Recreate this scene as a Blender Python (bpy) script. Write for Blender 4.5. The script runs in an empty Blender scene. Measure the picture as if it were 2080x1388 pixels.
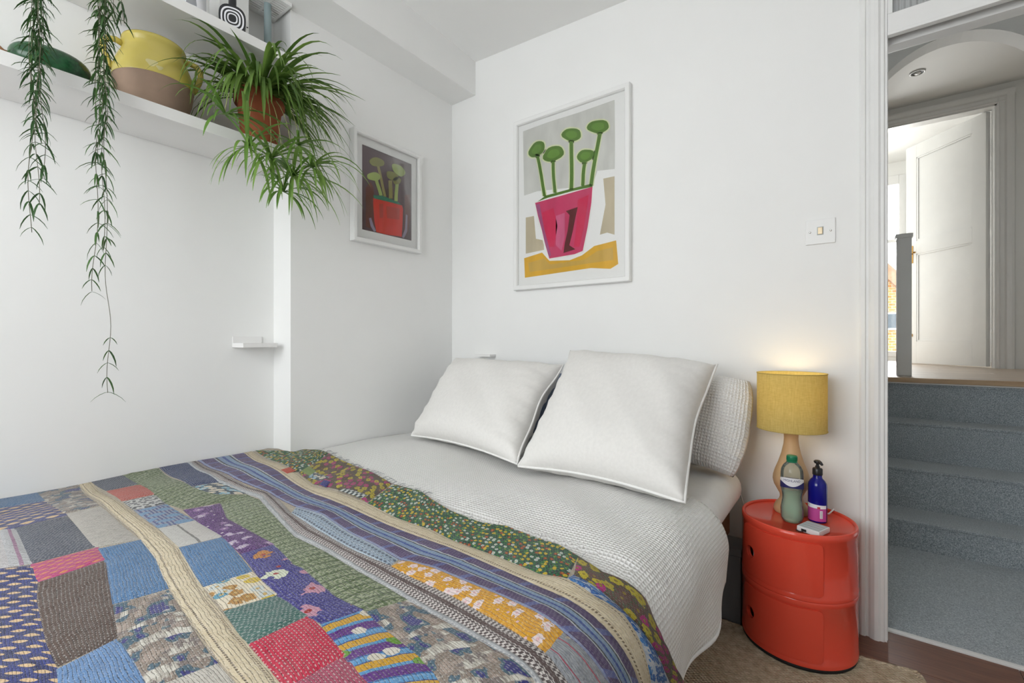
import bpy, bmesh, math, random
from mathutils import Vector, Matrix
random.seed(7)
scene = bpy.context.scene
COL = scene.collection
PI = math.pi

# ------------------------------------------------------------------ camera
cam_d = bpy.data.cameras.new('camera'); cam = bpy.data.objects.new('camera', cam_d); COL.objects.link(cam)
cam.location = (1.85, -1.92, .975)
cam.rotation_euler = (PI/2, 0, math.radians(36.43))
cam_d.sensor_width = 36; cam_d.lens = 924/2080*36; cam_d.clip_start = .02
scene.camera = cam
# ------------------------------------------------------------------ world, daylight, exposure
world = bpy.data.worlds.new('overcast_sky'); scene.world = world; world.use_nodes = True
wb = world.node_tree.nodes['Background']; wb.inputs[0].default_value = (.93, .97, 1, 1); wb.inputs[1].default_value = 4.0
def area(name, loc, direction, sx, sy, power, col=(1, 1, 1)):
    d = bpy.data.lights.new(name, 'AREA'); d.shape = 'RECTANGLE'; d.size = sx; d.size_y = sy; d.energy = power; d.color = col
    o = bpy.data.objects.new(name, d); COL.objects.link(o); o.location = loc
    o.rotation_euler = Vector(direction).to_track_quat('-Z', 'Z').to_euler()
    return o
area('bedroom_window_offscreen', (.95, -3.20, 1.55), (0, 1, 0), 1.6, 1.4, 20, (.97, .985, 1))
area('far_window_daylight', (1.88, 4.76, 1.75), (0, -1, 0), .84, 1.84, 68, (1, 1, 1))   # the tall sash window seen beyond the landing door
vs = scene.view_settings
vs.view_transform = 'Standard'; vs.look = 'None'; vs.gamma = 1; vs.use_curve_mapping = False
vs.exposure = 0.12

# ------------------------------------------------------------------ node helpers
class NT:
    def __init__(s, name):
        s.m = bpy.data.materials.new(name); s.m.use_nodes = True
        s.t = s.m.node_tree; s.b = s.t.nodes['Principled BSDF']; s.out = s.t.nodes['Material Output']
    def n(s, typ, **kw):
        x = s.t.nodes.new(typ)
        for k, v in kw.items(): setattr(x, k, v)
        return x
    def put(s, sock, v):
        if isinstance(v, bpy.types.NodeSocket): s.t.links.new(v, sock)
        elif v is not None:
            if sock.type == 'RGBA' and len(v) == 3: v = (*v, 1)
            sock.default_value = v
    def f(s, op, a, b=None, c=None):
        x = s.n('ShaderNodeMath', operation=op)
        s.put(x.inputs[0], a)
        if b is not None: s.put(x.inputs[1], b)
        if c is not None: s.put(x.inputs[2], c)
        return x.outputs[0]
    def mix(s, fac, a, b, blend='MIX'):
        x = s.n('ShaderNodeMix', data_type='RGBA', blend_type=blend)
        s.put(x.inputs[0], fac); s.put(x.inputs[6], a); s.put(x.inputs[7], b)
        return x.outputs[2]
    def uv(s, name='UVMap'):
        return s.n('ShaderNodeUVMap', uv_map=name).outputs[0]
    def obj(s):
        return s.n('ShaderNodeTexCoord').outputs['Object']
    def sep(s, v):
        x = s.n('ShaderNodeSeparateXYZ'); s.put(x.inputs[0], v); return x.outputs
    def comb(s, a, b, c=0.0):
        x = s.n('ShaderNodeCombineXYZ'); s.put(x.inputs[0], a); s.put(x.inputs[1], b); s.put(x.inputs[2], c); return x.outputs[0]
    def scale(s, v, k):
        x = s.n('ShaderNodeMapping'); s.put(x.inputs[0], v); x.inputs['Scale'].default_value = k if isinstance(k, tuple) else (k, k, k); return x.outputs[0]
    def noise(s, v, sc, det=3, rough=.55):
        x = s.n('ShaderNodeTexNoise'); s.put(x.inputs['Vector'], v); x.inputs['Scale'].default_value = sc
        x.inputs['Detail'].default_value = det; x.inputs['Roughness'].default_value = rough; return x.outputs[0]
    def vor(s, v, sc, feat='F1', rnd=1.0):
        x = s.n('ShaderNodeTexVoronoi', feature=feat, voronoi_dimensions='2D'); s.put(x.inputs['Vector'], v)
        x.inputs['Scale'].default_value = sc; x.inputs['Randomness'].default_value = rnd; return x.outputs
    def ramp(s, fac, stops, interp='LINEAR'):
        x = s.n('ShaderNodeValToRGB'); x.color_ramp.interpolation = interp; e = x.color_ramp.elements
        while len(e) < len(stops): e.new(.5)
        for el, (p, c) in zip(e, stops): el.position = p; el.color = (*c, 1) if len(c) == 3 else c
        s.put(x.inputs[0], fac); return x.outputs[0]
    def bump(s, h, strength=.3, dist=.002):
        x = s.n('ShaderNodeBump'); x.inputs['Strength'].default_value = strength; x.inputs['Distance'].default_value = dist
        s.put(x.inputs['Height'], h); s.t.links.new(x.outputs[0], s.b.inputs['Normal'])
    def set(s, color=None, rough=None, metal=None, **kw):
        if color is not None: s.put(s.b.inputs['Base Color'], color)
        if rough is not None: s.put(s.b.inputs['Roughness'], rough)
        if metal is not None: s.put(s.b.inputs['Metallic'], metal)
        for k, v in kw.items(): s.put(s.b.inputs[k], v)
        return s.m
def srgb(r, g, b):
    f = lambda c: (c/255/12.92) if c/255 <= .04045 else ((c/255+.055)/1.055)**2.4
    return (f(r), f(g), f(b))
MAT = {}
def plain(name, color, rough=.5, **kw):
    MAT[name] = NT(name).set(color, rough, **kw); return MAT[name]
def noisy(name, c1, c2, scale, rough=.6, bump=.2, dist=.001, det=4, stretch=None, **kw):
    t = NT(name); v = t.obj()
    if stretch: v = t.scale(v, stretch)
    nz = t.noise(v, scale, det)
    t.set(t.ramp(t.noise(v, scale*.71, det), [(.3, c1), (.7, c2)]), rough, **kw)
    if bump: t.bump(nz, bump, dist)
    MAT[name] = t.m; return t.m

# ------------------------------------------------------------------ mesh helpers
def org(p):
    o = Vector((0, 0, 0))
    while p is not None: o = o+p.location; p = p.parent
    return o
def mobj(name, verts, faces, mat, parent=None, smooth=True, uv=None, uv2=None, kind=None, label=None):
    o0 = org(parent)
    me = bpy.data.meshes.new(name)
    me.from_pydata([tuple(Vector(v)-o0) for v in verts], [], faces); me.update()
    if uv is not None:
        l = me.uv_layers.new(name='UVMap')
        for lp in me.loops: l.data[lp.index].uv = uv[lp.vertex_index]
    if uv2 is not None:
        l = me.uv_layers.new(name='Strip')
        for lp in me.loops: l.data[lp.index].uv = uv2[lp.vertex_index]
    if smooth:
        for p in me.polygons: p.use_smooth = True
    if mat: me.materials.append(MAT[mat] if isinstance(mat, str) else mat)
    o = bpy.data.objects.new(name, me); COL.objects.link(o)
    if parent is not None: o.parent = parent
    if kind: o['kind'] = kind
    if label: o['label'] = label
    return o
def thing(name, label, cat, loc=(0, 0, 0), group=None, kind=None):
    o = bpy.data.objects.new(name, None); COL.objects.link(o); o.location = loc; o.empty_display_size = .05
    o['label'] = label; o['category'] = cat
    if group: o['group'] = group
    if kind: o['kind'] = kind
    return o
def tag(o, label, cat, kind=None, group=None):
    o['label'] = label; o['category'] = cat
    if kind: o['kind'] = kind
    if group: o['group'] = group
    return o
class MB:
    """collects shapes that form ONE object"""
    def __init__(s): s.v = []; s.f = []
    def add(s, v, f):
        k = len(s.v); s.v += [tuple(x) for x in v]; s.f += [tuple(i+k for i in q) for q in f]; return s
    def box(s, x0, x1, y0, y1, z0, z1, bev=0.0, M=None):
        bm = bmesh.new(); bmesh.ops.create_cube(bm, size=1)
        for v in bm.verts: v.co = Vector((x0+(v.co.x+.5)*(x1-x0), y0+(v.co.y+.5)*(y1-y0), z0+(v.co.z+.5)*(z1-z0)))
        if bev > 0: bmesh.ops.bevel(bm, geom=bm.edges[:], offset=bev, segments=2, profile=.7, affect='EDGES')
        bm.verts.ensure_lookup_table()
        vs_ = [(M @ v.co if M else v.co.copy()) for v in bm.verts]; fs = [[v.index for v in f.verts] for f in bm.faces]
        bm.free(); return s.add(vs_, fs)
    def lathe(s, prof, c=(0, 0, 0), n=40, cap0=False, cap1=False, M=None):
        v = []; f = []
        for r, z in prof:
            for i in range(n):
                a = 2*PI*i/n; p = Vector((c[0]+r*math.cos(a), c[1]+r*math.sin(a), c[2]+z)); v.append(M @ p if M else p)
        m = len(prof)
        for j in range(m-1):
            for i in range(n):
                f.append((j*n+i, j*n+(i+1) % n, (j+1)*n+(i+1) % n, (j+1)*n+i))
        if cap0: f.append(tuple(range(n))[::-1])
        if cap1: f.append(tuple((m-1)*n+i for i in range(n)))
        return s.add(v, f)
    def tube(s, pts, r, n=8, caps=True):
        pts = [Vector(p) for p in pts]; rs = r if isinstance(r, (list, tuple)) else [r]*len(pts)
        v = []; f = []; up = Vector((0, 0, 1)); prev = None
        for i, p in enumerate(pts):
            d = (pts[min(i+1, len(pts)-1)]-pts[max(i-1, 0)]).normalized()
            a = prev if prev is not None else (up if abs(d.z) < .9 else Vector((1, 0, 0)))
            a = (a-d*a.dot(d)).normalized(); prev = a; b = d.cross(a)
            for k in range(n):
                w = 2*PI*k/n; v.append(p+(a*math.cos(w)+b*math.sin(w))*rs[i])
        for i in range(len(pts)-1):
            for k in range(n): f.append((i*n+k, i*n+(k+1) % n, (i+1)*n+(k+1) % n, (i+1)*n+k))
        if caps: f.append(tuple(range(n))[::-1]); f.append(tuple((len(pts)-1)*n+k for k in range(n)))
        return s.add(v, f)
    def prism(s, poly, fn0, fn1):
        n = len(poly); v = [fn0(*p) for p in poly]+[fn1(*p) for p in poly]
        f = [tuple(range(n))[::-1], tuple(range(n, 2*n))]+[(i, (i+1) % n, n+(i+1) % n, n+i) for i in range(n)]
        return s.add(v, f)
    def build(s, name, mat, parent=None, smooth=False, **kw):
        o = mobj(name, s.v, s.f, mat, parent, smooth, **kw)
        bm = bmesh.new(); bm.from_mesh(o.data); bmesh.ops.recalc_face_normals(bm, faces=bm.faces); bm.to_mesh(o.data); bm.free()
        return o
def smooth_by_angle(o, deg=35):
    for p in o.data.polygons: p.use_smooth = True
    bm = bmesh.new(); bm.from_mesh(o.data)
    for e in bm.edges:
        if len(e.link_faces) == 2 and e.calc_face_angle(0) > math.radians(deg): e.smooth = False
    bm.to_mesh(o.data); bm.free(); return o
def grid(nu, nv, fn):
    v = [fn(i/nu, j/nv) for j in range(nv+1) for i in range(nu+1)]
    f = [(j*(nu+1)+i, j*(nu+1)+i+1, (j+1)*(nu+1)+i+1, (j+1)*(nu+1)+i) for j in range(nv) for i in range(nu)]
    return v, f
def struct(name, mb, mat, label, cat, parent=None, smooth=False):
    o = mb.build(name, mat, parent, smooth); return tag(o, label, cat, 'structure')
def text_mesh(body, size, extrude=0):
    cu = bpy.data.curves.new('lettering', 'FONT'); cu.body = body; cu.size = size; cu.align_x = 'CENTER'; cu.resolution_u = 2; cu.extrude = extrude
    o = bpy.data.objects.new('lettering', cu); COL.objects.link(o)
    dg = bpy.context.evaluated_depsgraph_get(); me = bpy.data.meshes.new_from_object(o.evaluated_get(dg))
    v = [x.co.copy() for x in me.vertices]; f = [tuple(p.vertices) for p in me.polygons]
    bpy.data.objects.remove(o); bpy.data.curves.remove(cu); bpy.data.meshes.remove(me)
    return v, f

# ------------------------------------------------------------------ plain materials
noisy('wall_paint', srgb(241, 241, 239), srgb(243, 243, 241), 6, .75, .06, .001)
noisy('ceiling_paint', srgb(240, 240, 238), srgb(242, 242, 240), 5, .8, .05, .001)
noisy('gloss_white', srgb(236, 236, 234), srgb(240, 240, 238), 9, .32, .03, .0005)
noisy('shelf_white', srgb(236, 235, 233), srgb(240, 239, 237), 7, .5, .03, .0005)
noisy('hall_paint', srgb(240, 240, 237), srgb(242, 242, 239), 6, .75, .06, .001)
plain('paper_white', srgb(240, 240, 237), .7)
plain('frame_white', srgb(238, 238, 236), .4)
plain('chrome', (.85, .85, .83), .12, metal=1.0)
plain('brass', srgb(190, 150, 90), .25, metal=1.0)
plain('black_plastic', srgb(32, 32, 36), .35)
plain('black_soft', srgb(18, 18, 20), .6)
noisy('terracotta', srgb(150, 78, 48), srgb(176, 98, 62), 14, .8, .25, .001)
noisy('soil', srgb(40, 30, 24), srgb(70, 52, 40), 60, .95, .8, .006)
noisy('yellow_glaze', srgb(192, 174, 82), srgb(210, 194, 104), 7, .24, .05, .001)
noisy('raw_clay', srgb(136, 114, 98), srgb(168, 142, 122), 9, .75, .2, .001)
plain('glaze_chip', srgb(206, 196, 140), .7)
noisy('turned_wood', srgb(196, 160, 118), srgb(214, 180, 138), 5, .55, .08, .0008, stretch=(8, 8, 1))
noisy('oak_board', srgb(170, 140, 108), srgb(196, 168, 134), 4, .45, .06, .0008, stretch=(1, 10, 10))
plain('red_plastic', srgb(226, 78, 58), .13)
plain('rubber_black', srgb(22, 22, 22), .7)
plain('steel_pole', srgb(150, 168, 170), .4)
plain('grey_fabric', srgb(110, 112, 114), .9)
plain('mattress_white', srgb(225, 225, 222), .9)
noisy('linen', srgb(228, 226, 222), srgb(234, 232, 228), 140, .9, .25, .0006, stretch=(1, .25, 1))
noisy('cotton_white', srgb(230, 229, 227), srgb(234, 233, 231), 60, .9, .15, .0006)
plain('piping_white', srgb(240, 239, 236), .85)
noisy('cotton_blue', srgb(120, 134, 158), srgb(134, 148, 170), 60, .9, .2, .0006)
plain('vent_dark', srgb(60, 60, 62), .7)
plain('rocker_brass', srgb(206, 188, 156), .3, metal=.3)
plain('brown_wood', srgb(146, 100, 62), .5)
plain('spot_white', srgb(235, 235, 232), .3)
plain('lamp_bulb', (1, .86, .6), .4, **{'Emission Color': (1, .82, .52, 1), 'Emission Strength': 7.0})
plain('green_cap', srgb(20, 122, 84), .35)
plain('navy_ink', srgb(38, 40, 100), .5)
plain('label_white', srgb(236, 236, 240), .5)
plain('label_pink', srgb(190, 74, 150), .45)
plain('label_red', srgb(190, 60, 70), .45)
plain('grey_print', srgb(150, 152, 156), .5)
plain('power_white', srgb(226, 228, 228), .35)
plain('power_grey', srgb(178, 184, 184), .4)
t = NT('cobalt_glass'); t.set((.006, .008, .30), .06, **{'Transmission Weight': .35, 'IOR': 1.45}); MAT['cobalt_glass'] = t.m
# clear sheets: a transparent body under a Fresnel gloss
def sheet(name, tint, fac_mul=1.0, rough=.02):
    t = NT(name); t.t.nodes.remove(t.b)
    tr = t.n('ShaderNodeBsdfTransparent'); tr.inputs[0].default_value = (*tint, 1)
    gl = t.n('ShaderNodeBsdfGlossy'); gl.inputs['Roughness'].default_value = rough
    fr = t.n('ShaderNodeFresnel'); fr.inputs[0].default_value = 1.45
    k = t.f('MULTIPLY', fr.outputs[0], fac_mul)
    mx = t.n('ShaderNodeMixShader'); t.t.links.new(k, mx.inputs[0]); t.t.links.new(tr.outputs[0], mx.inputs[1]); t.t.links.new(gl.outputs[0], mx.inputs[2])
    t.t.links.new(mx.outputs[0], t.out.inputs[0]); MAT[name] = t.m
sheet('window_glass', (.97, .98, .98)); sheet('picture_glass', (.985, .985, .985), .35, .06)
def milky(name, tint, body, k):
    t = NT(name); t.set(body, .08); tr = t.n('ShaderNodeBsdfTransparent'); tr.inputs[0].default_value = (*tint, 1)
    mx = t.n('ShaderNodeMixShader'); mx.inputs[0].default_value = k; t.t.links.new(tr.outputs[0], mx.inputs[1]); t.t.links.new(t.b.outputs[0], mx.inputs[2])
    gl = t.n('ShaderNodeBsdfGlossy'); gl.inputs['Roughness'].default_value = .05; fr = t.n('ShaderNodeFresnel'); fr.inputs[0].default_value = 1.32
    m2 = t.n('ShaderNodeMixShader'); t.t.links.new(fr.outputs[0], m2.inputs[0]); t.t.links.new(mx.outputs[0], m2.inputs[1]); t.t.links.new(gl.outputs[0], m2.inputs[2]); t.t.links.new(m2.outputs[0], t.out.inputs[0]); MAT[name] = t.m
milky('bottle_plastic', (.95, .98, .96), srgb(204, 214, 206), .20); milky('bottle_water', (.84, .96, .87), srgb(204, 238, 208), .38)
t = NT('reeded_glass'); x = t.sep(t.obj()); h = t.f('SINE', t.f('MULTIPLY', x[0], 420.0)); t.set(srgb(178, 180, 180), .25); t.bump(h, .6, .004); MAT['reeded_glass'] = t.m
# lamp shade linen: light passes through
t = NT('shade_linen'); o_ = t.obj(); nz = t.noise(t.scale(o_, (60, 60, 900)), 1, 2); nz2 = t.noise(t.scale(o_, (500, 500, 30)), 1, 2)
cc = t.ramp(t.f('ADD', t.f('MULTIPLY', nz, .5), t.f('MULTIPLY', nz2, .5)), [(.35, srgb(212, 192, 112)), (.65, srgb(234, 216, 142))])
t.set(cc, .85); tl = t.n('ShaderNodeBsdfTranslucent'); t.put(tl.inputs[0], cc)
mx = t.n('ShaderNodeMixShader'); mx.inputs[0].default_value = .42; t.t.links.new(t.b.outputs[0], mx.inputs[1]); t.t.links.new(tl.outputs[0], mx.inputs[2]); t.t.links.new(mx.outputs[0], t.out.inputs[0]); MAT['shade_linen'] = t.m
# carpet
t = NT('stair_carpet'); o_ = t.obj(); a = t.noise(o_, 260, 2, .8); b = t.noise(o_, 7, 2)
c_ = t.ramp(a, [(.30, srgb(96, 110, 124)), (.5, srgb(176, 188, 196)), (.70, srgb(240, 245, 246))])
c_ = t.mix(t.f('MULTIPLY', b, .35), c_, srgb(150, 156, 156)); t.set(c_, 1.0, **{'Sheen Weight': .5}); t.bump(t.noise(o_, 330, 2, .8), .9, .006); MAT['stair_carpet'] = t.m
# floor boards
def planks_mat(name, c1, c2):
    t = NT(name); o_ = t.obj(); info = t.n('ShaderNodeObjectInfo')
    v = t.scale(o_, (3, 40, 1)); nz = t.noise(v, 2.2, 6, .6); base = t.ramp(nz, [(.3, c1), (.7, c2)])
    base = t.mix(t.f('MULTIPLY', info.outputs['Random'], .4), base, tuple(x*.7 for x in c1))
    t.set(base, .34); t.bump(nz, .08, .001); MAT[name] = t.m
planks_mat('laminate', srgb(104, 66, 50), srgb(140, 94, 72)); planks_mat('oak_floor', srgb(178, 158, 138), srgb(206, 190, 172))
# jute
t = NT('jute'); x = t.sep(t.obj())
w1 = t.f('SINE', t.f('MULTIPLY', x[1], 520.0)); w2 = t.f('SINE', t.f('ADD', t.f('MULTIPLY', x[0], 420.0), t.f('MULTIPLY', t.f('SIGN', w1), 1.57)))
h = t.f('MULTIPLY', t.f('ABSOLUTE', w1), t.f('ADD', t.f('MULTIPLY', w2, .5), .5)); nz = t.noise(t.obj(), 60, 4)
t.set(t.ramp(nz, [(.3, srgb(186, 164, 134)), (.5, srgb(208, 190, 162)), (.72, srgb(230, 214, 190))]), .95); t.bump(h, .9, .006); MAT['jute'] = t.m
# waffle cotton (uv in metres)
def waffle(name, cell, col):
    t = NT(name); u = t.sep(t.uv())
    su = t.f('ABSOLUTE', t.f('SINE', t.f('MULTIPLY', u[0], PI/cell))); sv = t.f('ABSOLUTE', t.f('SINE', t.f('MULTIPLY', u[1], PI/cell)))
    h = t.f('SUBTRACT', 1.0, t.f('MULTIPLY', su, sv))
    t.set(col, .95); t.bump(h, .8, .004); MAT[name] = t.m
waffle('waffle', .0098, srgb(238, 237, 234)); waffle('waffle_pillow', .0098, srgb(238, 237, 234))
# leaves
def leafmat(name, c1, c2, rough=.45):
    t = NT(name); info = t.n('ShaderNodeObjectInfo'); nz = t.noise(t.obj(), 30, 2)
    c = t.mix(t.f('ADD', t.f('MULTIPLY', info.outputs['Random'], .75), t.f('MULTIPLY', nz, .25)), c1, c2)
    t.set(c, rough); tl = t.n('ShaderNodeBsdfTranslucent'); t.put(tl.inputs[0], c)
    mx = t.n('ShaderNodeMixShader'); mx.inputs[0].default_value = .3; t.t.links.new(t.b.outputs[0], mx.inputs[1]); t.t.links.new(tl.outputs[0], mx.inputs[2]); t.t.links.new(mx.outputs[0], t.out.inputs[0]); MAT[name] = t.m
leafmat('spider_leaf', srgb(62, 96, 34), srgb(128, 160, 76)); leafmat('spider_young', srgb(92, 134, 52), srgb(140, 172, 88))
leafmat('trail_leaf', srgb(44, 78, 42), srgb(84, 122, 64)); plain('trail_stem', srgb(104, 104, 84), .7); plain('runner', srgb(186, 190, 130), .6)
t = NT('mottled_green'); o_ = t.obj(); a = t.noise(o_, 26, 5, .7); b = t.noise(o_, 9, 3)
t.set(t.mix(t.ramp(b, [(.5, (0, 0, 0)), (.75, (.5, .5, .5))]), t.ramp(a, [(.35, srgb(16, 58, 34)), (.6, srgb(36, 96, 54)), (.8, srgb(128, 160, 120))]), srgb(20, 40, 26)), .25); MAT['mottled_green'] = t.m
# outside
t = NT('yellow_brick'); x = t.sep(t.obj()); br = t.n('ShaderNodeTexBrick'); t.put(br.inputs['Vector'], t.comb(x[0], x[2])); br.inputs['Scale'].default_value = 4.0
for i_, c in ((1, srgb(196, 150, 92)), (2, srgb(176, 124, 72)), (3, srgb(196, 186, 168))): br.inputs[i_].default_value = (*c, 1)
t.set(br.outputs[0], .9); MAT['yellow_brick'] = t.m
noisy('roof_tile', srgb(150, 116, 92), srgb(180, 144, 118), 8, .9, .4, .01)
plain('dark_pane', srgb(90, 98, 104), .2); plain('street', srgb(120, 122, 118), .9)
for n_, c_ in dict(grey=(204, 204, 197), tan=(196, 184, 156), yellow=(222, 172, 44), mustard=(206, 168, 76), halo=(212, 218, 176), white=(238, 238, 232), pink=(202, 62, 104), crimson=(208, 42, 86),
        rose=(206, 96, 134), mauve=(166, 84, 128), maroon=(96, 30, 34), green=(84, 122, 36), leaf=(100, 142, 48), plum=(88, 64, 68), rust=(104, 54, 44), lav=(150, 138, 158), red=(216, 56, 44),
        brick=(188, 64, 52), teal=(44, 122, 96), lime=(168, 186, 100), olive=(138, 138, 66), olive2=(158, 148, 88)).items():
    a_ = srgb(*c_); noisy('art_'+n_, tuple(x*.88 for x in a_), tuple(min(1, x*1.1) for x in a_), 22, .65, .15, .0006, stretch=(1, 1, .3))

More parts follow.
